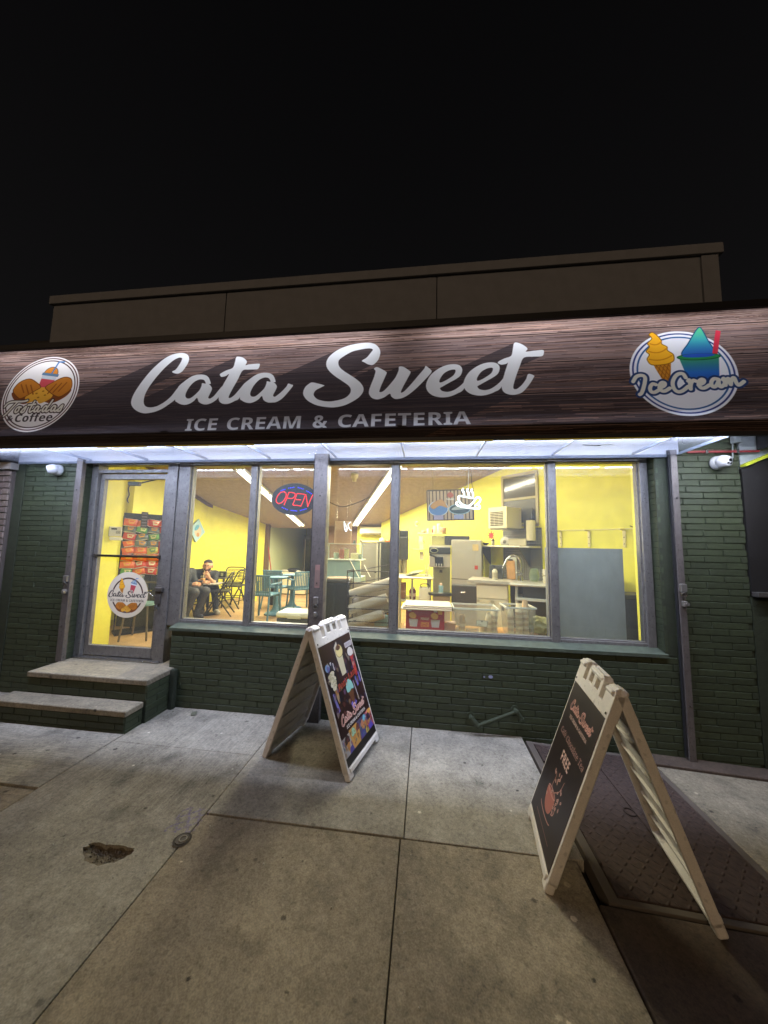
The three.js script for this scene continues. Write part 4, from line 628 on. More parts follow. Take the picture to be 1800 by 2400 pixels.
// ---------------------------------------------------------------- the room behind the glass
const FL = 0.38, CEIL = (z) => 3.61 + 0.269 * z;
const WALL = R(-49.2), WX = 1.36, WZ = -2.05;       // the slanting kitchen wall
const onWall = (name, label, category, s, y, n, group) => { const c = Math.cos(WALL), k = Math.sin(WALL); return thing(name, label, category, [WX + s * c + n * k, y, WZ - s * k + n * Math.cos(WALL)], WALL, group); };
{
  const f = structure('shop_floor');
  part(f, 'subfloor', span(-5.0, 2.9, FL - 0.12, FL - 0.022, -7.6, -0.3), mat(0x3a2f22, 0.9));
  const gs = floorMs.map(() => null); let row = 0;
  for (let z = -0.3; z > -7.5; z -= 0.182, row++) {
    let x = -5.0 - (row % 3) * 0.47;
    while (x < 2.9) { const a = Math.max(-5, x), b = Math.min(2.9, x + 1.42); x += 1.42; if (b - a < 0.1) continue; const o = part(f, 'plank', at(new THREE.PlaneGeometry(1, 0.18), 0, 0, 0, 0), floorMs[Math.floor(rnd() * 3)]); o.geometry = plankG; o.scale.set(b - a - 0.003, 1, 1); o.position.set((a + b) / 2, FL - 0.011 + rr(-0.0006, 0.0006), z - 0.091); }
  }
  const w = structure('shop_walls');
  const yw = (name, g, m = yellowM) => part(w, name, boxUV(g, 0.7), m);
  yw('side_wall', span(-5.1, -4.97, FL - 0.1, 3.7, -3.75, -0.3)); yw('wall_return', span(-4.97, -4.09, FL - 0.1, 3.7, -0.62, -0.3));
  const slant = (name, x0, z0, x1, z1, y0, y1, m = yellowM) => { const l = Math.hypot(x1 - x0, z1 - z0); const o = yw(name, span(0, l, y0, y1, -0.06, 0), m); o.position.set(x0, 0, z0); o.rotation.y = -Math.atan2(z1 - z0, x1 - x0); return o; };
  slant('angled_wall', -4.97, -3.70, -4.2, -5.2, FL - 0.1, 3.0);
  { const o = yw('kitchen_wall', span(-3.75, 2.1, FL - 0.1, 3.75, -0.06, 0)); o.position.set(WX, 0, WZ); o.rotation.y = WALL; }
  yw('back_wall', span(-1.76, -0.85, FL - 0.1, 2.6, -5.3, -5.2)); yw('header_wall', span(-5.0, 2.9, 2.72, 3.75, -0.34, -0.22)); yw('window_breast', span(-2.87, 2.9, FL - 0.1, 0.80, -0.34, -0.302)); yw('front_wall', span(2.18, 2.9, 0.3, 2.72, -0.4, -0.302)); yw('door_side_wall', span(-4.1, -4.02, FL, 2.72, -0.3, -0.21));
  yw('brown_wall', span(-2.72, -1.762, FL - 0.1, 2.6, -5.28, -5.2), mat(0x6e5444, 0.8)); part(w, 'wall_edging', [span(-4.24, -4.14, FL, 2.32, -5.2, -5.1), span(-4.24, -1.76, 2.25, 2.33, -5.2, -5.12)], mat(0x6b5236, 0.9));
  yw('pipe_chase', span(-4.97, -4.86, FL, 3.6, -1.72, -1.6)); part(w, 'skirting', [span(-4.97, -4.955, FL, FL + 0.09, -3.7, -0.62)], mat(0xb9ab3c, 0.5));
  // room at the back
  slant('green_wall', -4.2, -5.25, -3.95, -7.4, FL - 0.1, 2.6, mat(0xc2c898, 0.8)); yw('store_wall', span(-4.2, -2.4, FL - 0.1, 2.6, -7.5, -7.4), mat(0xcdc0ae, 0.85)); yw('store_side_wall', span(-2.6, -2.5, FL - 0.1, 2.6, -7.4, -5.28), mat(0xc0ae9a, 0.85)); part(w, 'store_ceiling', span(-4.4, -2.4, 2.6, 2.66, -7.5, -5.2), mat(0x54463a, 0.9)); part(w, 'corner_bead', span(-3.90, -3.87, FL, 2.6, -7.3, -7.26), mat(0xb6a95c, 0.6));
  const c = structure('shop_ceiling');
  part(c, 'panels', boxUV(box(7.95, 0.04, 5.5), 1), ceilM).rotation.x = -Math.atan(0.269); c.children[0].position.set(-1.05, CEIL(-2.75) + 0.025, -2.75);
  part(c, 'cornice', [(() => { const g = box(0.05, 0.06, 5.2); g.rotateX(-Math.atan(0.269)); return g.translate(-4.94, CEIL(-2.2) - 0.03, -2.2); })()], mat(0x6a5444, 0.7));
}
function stripLight(label, a, b, len0) {
  const A = V(...a), B = V(...b), d = B.clone().sub(A), L = d.length(), t = thing('ceiling_light', label, 'light', [(a[0] + b[0]) / 2, (a[1] + b[1]) / 2, (a[2] + b[2]) / 2], 0, 'strip lights on the shop ceiling');
  const X = d.clone().normalize(), Y = V(0, 1, 0.0).sub(X.clone().multiplyScalar(X.y)).normalize(), Z = X.clone().cross(Y);
  t.quaternion.setFromRotationMatrix(new THREE.Matrix4().makeBasis(X, Y, Z));
  part(t, 'housing', [rbox(L, 0.045, 0.16, 0, 0.035, 0, 0.01)], mat(0xd9d6cc, 0.5));
  for (const m of [-1, 1]) part(t, 'fluorescent_tube', [rod([-L / 2 + 0.03, -0.004, m * 0.045], [L / 2 - 0.03, -0.004, m * 0.045], 0.017, 12)], glow(0xfff6e6, 6));
  for (let i = 0; i < 4; i++) part(t, 'tube_clip', [box(0.03, 0.04, 0.17, -L / 2 + L * (i + 0.02) / 3.04, 0.0, 0)], mat(0xcfcabb, 0.5));
  const c = V(0, -0.03, 0).applyQuaternion(t.quaternion).add(t.position), n = V(0, -1, 0).applyQuaternion(t.quaternion), l = new THREE.RectAreaLight(0xfff0d8, ROOM_L, 0.12, L - 0.06);
  l.position.copy(c); const m = new THREE.Matrix4().makeBasis(Z, X, n.clone().negate()); if (m.determinant() < 0) m.makeBasis(Z.clone().negate(), X, n.clone().negate()); l.quaternion.setFromRotationMatrix(m); scene.add(l);
  return t;
}
stripLight('long tube light on the ceiling above the seating corner', [-3.235, CEIL(-1.95) - 0.075, -1.95], [-3.18, CEIL(-4.96) - 0.075, -4.96]);
stripLight('long tube light on the ceiling above the serving counter', [0.174, CEIL(-0.45) - 0.075, -0.45], [-1.76, CEIL(-4.88) - 0.075, -4.88]);
{
  const t = thing('ceiling_camera', 'small cream camera hanging from the ceiling behind the post', 'camera', [-1.25, CEIL(-2.3), -2.3]); part(t, 'body', lathe([[0, -0.14], [0.035, -0.135], [0.038, -0.08], [0.06, -0.07], [0.07, 0.0], [0, 0.0]]), creamM);
  const s = thing('smoke_alarm', 'round cream smoke alarm on the ceiling above the open sign', 'alarm', [-2.3, CEIL(-1.9), -1.9]); part(s, 'disc', lathe([[0, -0.04], [0.06, -0.038], [0.075, -0.02], [0.075, 0.01], [0, 0.01]]), creamM);
  const c = thing('ceiling_cable', 'loose dark cable looping under the ceiling to the tube light', 'cable'); part(c, 'wire', tube([[-2.1, CEIL(-3.4) - 0.03, -3.4], [-1.75, CEIL(-3.4) - 0.16, -3.4], [-1.4, CEIL(-3.3) - 0.12, -3.3], [-1.1, CEIL(-3.2) - 0.03, -3.2]], 0.008), blackM);
}
// ------------------------------------------------ signs hanging in the windows
{
  const t = thing('open_sign', 'oval open sign with red and blue light dots in the window', 'sign', [-1.49, 2.25, -0.215]);
  part(t, 'board', at(new THREE.CylinderGeometry(0.27, 0.27, 0.022, 48).scale(1, 1, 0.68), 0, 0, 0, Math.PI / 2), mat(0x25222e, 0.45));
  const S = 0.00041, P = (u, v) => [(u - 815) * S, -(v - 715) * S, 0.016], red = glow(0xff2a30, 3.2), blue = glow(0x2a34ff, 3.5);
  const dots = (name, lines, m, step = 33) => { const g = []; for (const l of lines) { const c = new THREE.CatmullRomCurve3(l.map(([u, v]) => V(...P(u, v))), false, 'catmullrom', 0.08), n = Math.max(2, Math.round(c.getLength() / (step * S))); for (let i = 0; i <= n; i++) { const p = c.getPointAt(i / n); g.push(new THREE.IcosahedronGeometry(0.0058, 0).translate(p.x, p.y, p.z)); } } return part(t, name, g, m); };
  dots('letter_o', [[[520, 505], [420, 530], [340, 620], [300, 720], [310, 800], [380, 845], [470, 815], [545, 735], [590, 630], [580, 550], [525, 508]]], red);
  dots('letter_p', [[[545, 870], [590, 740], [640, 600], [665, 525], [760, 530], [840, 555], [850, 620], [800, 680], [740, 700], [640, 690]]], red);
  dots('letter_e', [[[1010, 905], [920, 890], [790, 880], [840, 740], [900, 560], [1000, 565], [1110, 580]], [[890, 725], [1010, 735]]], red);
  dots('letter_n', [[[1030, 905], [1090, 760], [1150, 580], [1190, 740], [1225, 920], [1290, 740], [1360, 590]]], red);
  for (const l of [[[430, 475], [545, 440]], [[650, 405], [800, 385]], [[925, 390], [1070, 430]], [[1175, 485], [1310, 560]], [[490, 950], [635, 1010]], [[750, 1030], [910, 1045]], [[1020, 1030], [1180, 985]]]) dots('blue_dots', [l], blue, 45);
  part(t, 'hanging_wire', [rod([-0.15, 0.15, 0], [-0.15, 0.37, 0], 0.0015, 5), rod([0.15, 0.15, 0], [0.15, 0.37, 0], 0.0015, 5)], steelM);
}
{
  const t = thing('neon_cup_sign', 'white glowing coffee cup sign hanging in the window', 'neon sign', [0.34, 2.27, -0.30]);
  const S = 0.000458, P = (u, v) => [(u - 840) * S, -(v - 519) * S, 0], neon = glow(0xeaf6ff, 4.5), ln = (name, l) => part(t, name, tube(l.map(([u, v]) => P(u, v)), 0.0085, 8, l.length * 5), neon);
  ln('bowl_tube', [[1240, 495], [1160, 480], [1040, 460], [930, 440], [890, 455], [880, 490], [895, 560], [940, 620], [1010, 665], [1080, 685], [1150, 670], [1210, 620], [1250, 570], [1290, 500], [1340, 470], [1390, 500], [1390, 560], [1350, 610], [1290, 660], [1265, 690]]);
  ln('saucer_tube', [[860, 590], [830, 610], [835, 640], [870, 670], [960, 700], [1080, 720], [1200, 735], [1320, 745], [1370, 740], [1385, 700], [1370, 670], [1330, 660]]);
  for (const x of [0, 108, 210]) ln('steam_tube', [[1000 + x, 258 + x * 0.07], [975 + x, 300 + x * 0.07], [1012 + x, 355 + x * 0.07], [1018 + x, 425 + x * 0.1]]);
  part(t, 'chain', [rod(P(1120, 260), P(1125, -280), 0.004, 6)], mat(0xcfcfcf, 0.4)); part(t, 'cord', tube([P(1235, 260), P(1200, 150), P(1190, 0), P(1180, -280)], 0.003), blackM);
}
{
  const t = thing('tostada_poster', 'striped wooden look food poster hanging behind the neon cup', 'poster', [0.293, 2.243, -0.62]); t.rotation.z = 0.03;
  part(t, 'panel', sheet(0.545, 0.36, 0.012), tmat(canvas(436, 288, (k) => {
    k.fillStyle = '#b99c7c'; k.fillRect(0, 0, 436, 288); k.fillStyle = '#3a2c2a'; for (let i = 0; i < 13; i++) k.fillRect(16 + i * 34, 0, 9, 288);
    oval(k, 104, 175, 92, 70, '#5f82b8', '#c9d2dc', 7); blob(k, [[30, 150], [70, 110], [140, 90], [180, 140], [190, 170], [120, 150], [60, 180]], '#c08a4c', '#8a5a2c', 2); k.fillStyle = '#a99ab4'; k.fillRect(60, 240, 90, 48);
    oval(k, 305, 185, 98, 48, '#33454a', '#9fc0cc', 6); blob(k, [[230, 190], [270, 160], [330, 158], [370, 180], [320, 190]], '#a9aaa4'); k.fillStyle = '#9a9cc0'; k.fillRect(250, 238, 90, 40);
    blob(k, [[190, 50], [215, 20], [245, 35], [250, 60], [215, 74]], '#b0573a'); k.fillStyle = '#e4dccb'; fitText(k, 'Tostadas', 182, 96, 74, 18);
  }), 0.35)); part(t, 'frame', [box(0.555, 0.012, 0.02, 0, 0.18, 0), box(0.555, 0.012, 0.02, 0, -0.18, 0), box(0.012, 0.36, 0.02, -0.272, 0, 0), box(0.012, 0.36, 0.02, 0.272, 0, 0)], mat(0x4c4038, 0.5));
  part(t, 'hanging_wire', [rod([-0.2, 0.18, 0], [-0.2, 1.1, 0], 0.002, 5), rod([0.2, 0.18, 0], [0.2, 1.1, 0], 0.002, 5)], steelM);
}
{
  const t = thing('door_decal', 'round cream shop logo decal stuck on the glass door', 'decal', [-3.432, 1.115, -0.1505]);
  part(t, 'vinyl', at(new THREE.CircleGeometry(0.262, 48), 0, 0, 0), tmat(canvas(512, 512, (k) => {
    k.fillStyle = '#d9d0bb'; k.fillRect(0, 0, 512, 512); k.lineWidth = 17; k.strokeStyle = '#4c342c'; k.beginPath(); k.arc(256, 262, 190, Math.PI * 1.0, Math.PI * 2.0); k.stroke(); k.beginPath(); k.arc(256, 262, 190, 0.35, Math.PI - 0.35); k.stroke();
    drawCone(k, 178, 180, 1.55, -0.08); drawDrink(k, 322, 150, 1.75, 0.2, '#9fb4c0', '#b8474f'); drawToast(k, 256, 405, 2.35);
    k.strokeStyle = '#d9d0bb'; k.lineWidth = 12; k.fillStyle = '#2b2226'; const f = scriptMap(14, 290, 484); scriptStroke(k, f); scriptFill(k, f);
    k.fillStyle = '#d9d0bb'; k.fillRect(30, 302, 450, 40); k.fillStyle = '#4b4440'; fitText(k, 'ICE CREAM & CAFETERÍA', 45, 334, 422, 26);
  }), 0.5, { side: THREE.DoubleSide }));
}
// ------------------------------------------------ seating
function makeFoldingChair() {
  const t = thing('folding_chair', '', 'chair', [0, 0, 0], 0, 'black folding chairs of the seating corner'), m = mat(0x191814, 0.45);
  part(t, 'seat', [rbox(0.40, 0.022, 0.38, 0, 0.45, 0.02, 0.01)], m); part(t, 'backrest', [0, 1, 2, 3, 4, 5].map((i) => box(0.37, 0.012, 0.01, 0, 0.575 + i * 0.032, -0.128 - i * 0.015)), m);
  part(t, 'back_frame', [tube([[-0.2, 0.45, -0.02], [-0.2, 0.74, -0.175], [-0.16, 0.785, -0.2], [0.16, 0.785, -0.2], [0.2, 0.74, -0.175], [0.2, 0.45, -0.02]], 0.013, 8, 30, false, 0.1)], m);
  for (const s of [-1, 1]) { part(t, 'leg', [rod([s * 0.2, 0.46, -0.02], [s * 0.21, 0, 0.24], 0.013)], m); part(t, 'leg', [rod([s * 0.185, 0.47, 0.1], [s * 0.2, 0, -0.24], 0.013)], m); }
  part(t, 'stretcher', [rod([-0.2, 0.14, 0.16], [0.2, 0.14, 0.16], 0.008), rod([-0.2, 0.14, -0.14], [0.2, 0.14, -0.14], 0.008)], m);
  return t;
}
const fold = makeFoldingChair(); fold.position.set(-3.84, FL, -2.62); fold.rotation.y = R(-68); fold.userData.label = 'empty black folding chair in front of the seated men';
dup(fold, [-4.02, FL, -3.42], R(-92), 'empty black folding chair seen from its side by the yellow wall'); dup(fold, [-4.33, FL, -3.85], R(15), 'black folding chair standing behind the napkin holder');
dup(fold, [-4.42, FL, -2.22], R(75), 'black folding chair under the man cut by the window frame'); dup(fold, [-4.52, FL, -3.0], R(60), 'black folding chair under the man in the black shirt');
{
  const t = thing('small_table', 'small grey topped table between the seated men', 'table', [-4.08, FL, -2.62], 0.3); part(t, 'top', [rbox(0.42, 0.02, 0.36, 0, 0.57, 0, 0.006)], mat(0x9b9484, 0.5)); part(t, 'pedestal', [cyl(0.02, 0.02, 0.55, 0, 0.28, 0)], blackM); part(t, 'base', [lathe([[0, 0.03], [0.03, 0.03], [0.16, 0.012], [0.16, 0], [0, 0]])], blackM);
  const u = thing('side_table', 'low dark table holding the black napkin holder', 'table', [-4.38, FL, -3.45]); part(u, 'top', [rbox(0.4, 0.02, 0.4, 0, 0.6, 0, 0.006)], mat(0x4a4234, 0.5)); for (const [x, z] of [[-1, -1], [1, -1], [-1, 1], [1, 1]]) part(u, 'leg', [rod([x * 0.17, 0, z * 0.17], [x * 0.17, 0.6, z * 0.17], 0.012)], blackM);
  const n = thing('napkin_holder', 'black napkin holder standing on the low dark table', 'napkin holder', [-4.32, FL + 0.61, -3.42], 0.3); part(n, 'case', [rbox(0.16, 0.13, 0.1, 0, 0.065, 0, 0.02)], mat(0x26271f, 0.4)); part(n, 'window', [rbox(0.05, 0.07, 0.006, 0, 0.065, 0.051, 0.002)], mat(0x9a9868, 0.5));
  const c = thing('drink_cup', 'clear plastic cup of orange drink between the two men', 'cup', [-4.13, FL + 0.58, -2.5]); part(c, 'drink', lathe([[0, 0.004], [0.034, 0.004], [0.042, 0.10], [0, 0.10]]), mat(0xf0a410, 0.3)); part(c, 'cup', lathe([[0.035, 0], [0.045, 0.14]]), clearPlasticM); part(c, 'lid', lathe([[0.046, 0.138], [0.048, 0.148], [0, 0.15]]), clearPlasticM); part(c, 'straw', [rod([0, 0.02, 0], [0.02, 0.25, 0], 0.004)], mat(0xd8c884, 0.5));
  for (const [i, x] of [[0, -4.13], [1, -3.98]]) { const b = thing('water_bottle', i ? 'small pale bottle on the wall ledge next to the window mullion' : 'small pale bottle on the floor ledge behind the folding chairs', 'bottle', [x, FL + 0.37, -4.2], 0); part(b, 'bottle', lathe([[0, 0], [0.03, 0], [0.032, 0.09], [0.015, 0.12], [0.013, 0.14], [0, 0.14]]), mat(0xd9d49a, 0.4)); part(b, 'stand', [box(0.08, 0.36, 0.08, 0, -0.19, 0)], yellowM); }
}
function makeBlueChair() {
  const t = thing('slatted_chair', '', 'chair', [0, 0, 0], 0, 'blue slatted plastic chairs'), m = mat(0x52798a, 0.42);
  part(t, 'seat', [rbox(0.44, 0.03, 0.42, 0, 0.44, 0, 0.012), rbox(0.44, 0.06, 0.02, 0, 0.415, 0.2, 0.008)], m);
  part(t, 'top_rail', [rbox(0.46, 0.03, 0.025, 0, 0.785, -0.235, 0.01)], m); part(t, 'lower_rail', [rbox(0.44, 0.025, 0.02, 0, 0.50, -0.205, 0.008)], m);
  for (let i = 0; i < 13; i++) part(t, 'slat', [(() => { const g = rbox(0.023, 0.34, 0.012, 0, 0, 0, 0.004); g.rotateX(-0.1); return g.translate(-0.204 + i * 0.034, 0.615, -0.217); })()], m);
  for (const s of [-1, 1]) { part(t, 'leg', [rod([s * 0.2, 0.44, 0.18], [s * 0.225, 0, 0.22], 0.016, 8, 0.02)], m); part(t, 'leg', [rod([s * 0.2, 0.78, -0.235], [s * 0.21, 0.44, -0.19], 0.016), rod([s * 0.2, 0.44, -0.19], [s * 0.225, 0, -0.26], 0.016)], m); part(t, 'armrest', [rbox(0.04, 0.022, 0.40, s * 0.235, 0.635, -0.02, 0.009), rod([s * 0.23, 0.44, 0.16], [s * 0.235, 0.63, 0.15], 0.014)], m); }
  return t;
}
const blueC = makeBlueChair(); blueC.position.set(-2.90, FL, -2.50); blueC.rotation.y = R(176); blueC.userData.label = 'blue slatted chair with its back to the street, nearest the glass';
dup(blueC, [-2.56, FL, -3.42], R(-40), 'blue slatted chair at the inner table, in front of the white freezer'); dup(blueC, [-3.12, FL, -3.55], R(8), 'blue slatted chair facing the street behind the outer table');
function blueTable(x, z, label) { const t = thing('bistro_table', label, 'table', [x, FL, z], 0, 'blue bistro tables'), m = mat(0x52798a, 0.42); part(t, 'top', [cyl(0.21, 0.20, 0.025, 0, 0.70, 0, 32)], m); part(t, 'column', lathe([[0.03, 0.69], [0.035, 0.4], [0.045, 0.2], [0.075, 0.1], [0.11, 0.055]]), m); part(t, 'foot', lathe([[0.11, 0.055], [0.2, 0.03], [0.22, 0.0], [0, 0]]), m); return t; }
blueTable(-2.86, -2.92, 'round blue pedestal table nearest the glass'); blueTable(-2.78, -3.5, 'round blue pedestal table nearer the white freezer');
// pictures and keypad on the side wall
{
  const t = thing('wall_picture', 'pale blue ice cream picture hung as a diamond on the yellow wall', 'picture', [-4.945, 1.98, -3.35], R(90)); part(t, 'canvas_block', [sheet(0.36, 0.36, 0.035)], tmat(canvas(128, 192, (k) => { k.fillStyle = '#9fc0c8'; k.fillRect(0, 0, 128, 192); oval(k, 64, 110, 40, 60, '#c9b79a'); oval(k, 70, 60, 30, 26, '#5a9ab8'); oval(k, 50, 140, 16, 26, '#b98a5a'); }), 0.6)); t.rotation.order = 'YXZ'; t.rotation.z = R(40);
  const u = thing('wall_picture', 'orange picture on the yellow wall by the window mullion', 'picture', [-4.945, 2.1, -2.92], R(90)); part(u, 'canvas_block', [sheet(0.38, 0.38, 0.035)], tmat(canvas(128, 160, (k) => { k.fillStyle = '#e0912c'; k.fillRect(0, 0, 128, 160); oval(k, 64, 80, 34, 46, '#e6c79a'); oval(k, 70, 110, 16, 24, '#8c3f22'); }), 0.6)); u.rotation.order = 'YXZ'; u.rotation.z = R(40);
  const k = thing('alarm_keypad', 'cream alarm keypad on the yellow wall seen through the door', 'keypad', [-4.075, 1.835, -0.54], R(62)); part(k, 'case', [rbox(0.14, 0.13, 0.035, 0, 0.02, 0.02, 0.008)], creamM); part(k, 'screen', [box(0.06, 0.022, 0.004, -0.02, 0.055, 0.039)], mat(0x3b3a2c, 0.3)); for (let i = 0; i < 9; i++) part(k, 'key', [box(0.012, 0.008, 0.004, 0.01 + (i % 3) * 0.017, 0.025 - Math.floor(i / 3) * 0.013, 0.039)], mat(0x6d6a58, 0.5)); part(k, 'flap', [(() => { const g = rbox(0.14, 0.05, 0.008, 0, -0.025, 0, 0.003); g.rotateX(-0.7); return g.translate(0, -0.055, 0.055); })()], creamM);
}
// snack rack by the door
{
  const RX = -4.30, RZ = -1.32, RA = R(52), t = thing('snack_rack', 'black wire snack rack full of crisp packets behind the door', 'rack', [RX, FL, RZ], RA);
  part(t, 'header', [box(0.62, 0.07, 0.03, 0, 1.74, 0)], mat(0x2c2d1f, 0.6)); part(t, 'back_panel', [box(0.62, 1.1, 0.012, 0, 1.18, -0.05)], mat(0x2f3026, 0.7));
  for (const x of [-0.3, -0.1, 0.1, 0.3]) part(t, 'upright', [rod([x, 0, -0.03], [x, 1.75, -0.03], 0.008)], blackM); part(t, 'base', [box(0.62, 0.03, 0.3, 0, 0.015, 0)], blackM);
  const s = thing('price_strip', 'grey hanging price strip in front of the snack rack', 'price strip', [-4.28, FL + 1.68, -1.22], RA); part(s, 'strip', sheet(0.085, 0.24, 0.004), tmat(canvas(64, 180, (k) => { k.fillStyle = '#3b3438'; k.fillRect(0, 0, 64, 180); k.fillStyle = '#77707a'; for (let i = 0; i < 5; i++) k.fillRect(8, 14 + i * 34, 48, 14); }), 0.5)); 
  const bagG = (() => { const w = 0.15, h = 0.10, g = mergeGeometries([1, -1].map((q) => { const p = new THREE.PlaneGeometry(w, h, 6, 5), a = p.attributes.position; for (let i = 0; i < a.count; i++) { const x = a.getX(i) / w * 2, y = a.getY(i) / h * 2; a.setZ(i, q * 0.032 * Math.sqrt(Math.max(0, (1 - x * x) * (1 - y ** 4)))); } if (q < 0) p.rotateY(0); p.computeVertexNormals(); return p; })); return g; })();
  const kinds = [['orange', '#e0692a', '#e0a03a'], ['red', '#c8422f', '#d9c7a8'], ['green', '#5fa052', '#d4cf9a'], ['grey', '#6d7880', '#d2973a'], ['yellow and green', '#cfc458', '#5b8a4c']];
  const kindM = kinds.map(([, a, b]) => tmat(canvas(64, 48, (k) => { k.fillStyle = a; k.fillRect(0, 0, 64, 48); poly(k, [[14, 10], [50, 8], [42, 34], [20, 36]], b); k.fillStyle = a; k.fillRect(24, 16, 16, 8); k.fillStyle = '#d8d4cc'; k.fillRect(0, 0, 64, 3); k.fillRect(0, 45, 64, 3); }), 0.3));
  const plan = ['00104', '32310', '13234', '03311', '00413', '00000', '01101', '20141', '23..1'];
  plan.forEach((r, j) => { for (let i = 0; i < 4; i++) { const ch = r[i]; if (ch === '.' || ch === undefined) continue; const q = +ch, b = thing('crisp_packet', `${kinds[q][0]} crisp packet in row ${['one', 'two', 'three', 'four', 'five', 'six', 'seven', 'eight', 'nine'][j]} column ${['one', 'two', 'three', 'four'][i]} of the snack rack`, 'packet', [RX + (-0.222 + i * 0.15) * Math.cos(RA) + 0.035 * Math.sin(RA), FL + 1.63 - j * 0.105, RZ - (-0.222 + i * 0.15) * Math.sin(RA) + 0.035 * Math.cos(RA)], RA + rr(-0.25, 0.25), 'crisp packets on the snack rack'); b.rotation.order = 'YXZ'; b.rotation.x = -0.2 + rr(-0.3, 0.3); b.rotation.z = rr(-0.25, 0.25); b.scale.setScalar(rr(1.0, 1.2)); part(b, 'bag', bagG, kindM[q]); } });
  const st = thing('stool', 'grey legged stool behind the glass door', 'stool', [-3.98, FL, -0.98], 0.3), sm = mat(0x6f6552, 0.4, { metalness: 0.5 }); part(st, 'seat', [cyl(0.17, 0.17, 0.03, 0, 0.47, 0)], mat(0x6a8a86, 0.5)); for (const [x, z] of [[-1, -1], [1, -1], [-1, 1], [1, 1]]) part(st, 'leg', [rod([x * 0.13, 0.46, z * 0.13], [x * 0.17, 0, z * 0.17], 0.013)], sm); part(st, 'back_tube', [tube([[-0.15, 0.46, -0.14], [-0.16, 0.72, -0.18], [0.16, 0.72, -0.18], [0.15, 0.46, -0.14]], 0.012)], sm);
  const cb = thing('dark_cabinet', 'dark olive low cabinet below the snack rack', 'cabinet', [-4.42, FL, -1.62]); part(cb, 'body', [rbox(0.9, 0.72, 0.25, 0, 0.36, 0, 0.006)], mat(0x34332a, 0.6)); part(cb, 'handle', [box(0.1, 0.012, 0.02, 0.1, 0.58, 0.135)], steelM);
}
// ------------------------------------------------ middle of the shop
{
  const t = thing('chest_freezer', 'low white chest freezer in the back room', 'freezer', [-3.62, FL, -5.62]); part(t, 'body', [rbox(0.92, 0.50, 0.55, 0, 0.27, 0, 0.02)], mat(0xd2c9a8, 0.45)); part(t, 'lid', [rbox(0.94, 0.055, 0.57, 0, 0.55, 0, 0.02)], mat(0xdcd4b6, 0.45)); part(t, 'plinth', [box(0.86, 0.04, 0.5, 0, 0.0, 0)], blackM); part(t, 'handle', [box(0.1, 0.02, 0.02, 0, 0.53, 0.29)], greyM);
  const b = thing('bundle', 'black bag and white cloths heaped on the chest freezer', 'bundle', [-3.6, FL + 0.58, -5.55]); part(b, 'bag', [ball(0.13, 0.02, 0.05, 0, 1.5, 0.5, 0.8)], mat(0x1d1e22, 0.6)); part(b, 'cloth', [ball(0.08, -0.2, 0.03, 0.05, 1.4, 0.5, 0.9), ball(0.06, 0.2, 0.03, 0.1, 1.2, 0.6, 0.9)], mat(0xb9b3a0, 0.9));
  const f = thing('drinks_fridge', 'tall dark glass fronted fridge in the back room', 'fridge', [-3.42, FL, -6.9]); part(f, 'body', [rbox(0.62, 1.62, 0.5, 0, 0.81, 0, 0.01)], mat(0x3b3730, 0.5)); part(f, 'door_glass', [box(0.5, 1.3, 0.01, 0, 0.85, 0.256)], mat(0x24251f, 0.15)); part(f, 'frame_strip', [box(0.02, 1.3, 0.02, -0.26, 0.85, 0.26)], mat(0xa79a78, 0.5)); part(f, 'bottle_row', [cyl(0.03, 0.03, 0.2, 0.05, 1.1, 0.27), cyl(0.025, 0.03, 0.14, 0.05, 0.88, 0.27)], mat(0xb9b08c, 0.4));
  const d = thing('store_door', 'plain pale door beside the fridge in the back room', 'door', [-2.86, FL, -6.6]); part(d, 'leaf', [box(0.42, 1.66, 0.04, 0, 0.83, 0)], mat(0x9b927a, 0.6)); part(d, 'handle', [ball(0.025, -0.16, 0.8, 0.04)], steelM);
  const v = thing('louvre_unit', 'dark louvred unit high on the back room wall', 'vent', [-3.1, 1.98, -7.3]); part(v, 'case', [rbox(0.55, 0.5, 0.1, 0, 0, 0, 0.01)], mat(0x4d443a, 0.6)); for (let i = 0; i < 8; i++) part(v, 'slat', [box(0.44, 0.012, 0.02, 0, 0.18 - i * 0.04, 0.055)], mat(0x6a5f50, 0.6));
  const br = thing('broom', 'red handled broom leaning at the opening of the back room', 'broom', [-4.0, FL, -5.0]); part(br, 'handle', [rod([0.12, 0.1, 0], [-0.12, 1.25, -0.08], 0.014)], mat(0x9c3b26, 0.5)); part(br, 'head', [box(0.22, 0.12, 0.05, 0.12, 0.06, 0)], mat(0x3a332a, 0.8));
  const bm = thing('dark_bundle', 'dark jacket bundle lying behind the outer blue chair', 'bundle', [-3.35, FL + 0.62, -3.9]); part(bm, 'cloth', [ball(0.16, 0, 0.02, 0, 1.3, 0.5, 0.8)], mat(0x25241f, 0.8)); part(bm, 'stool_post', [cyl(0.05, 0.12, 0.62, 0, -0.31, 0)], charcoalM);
}
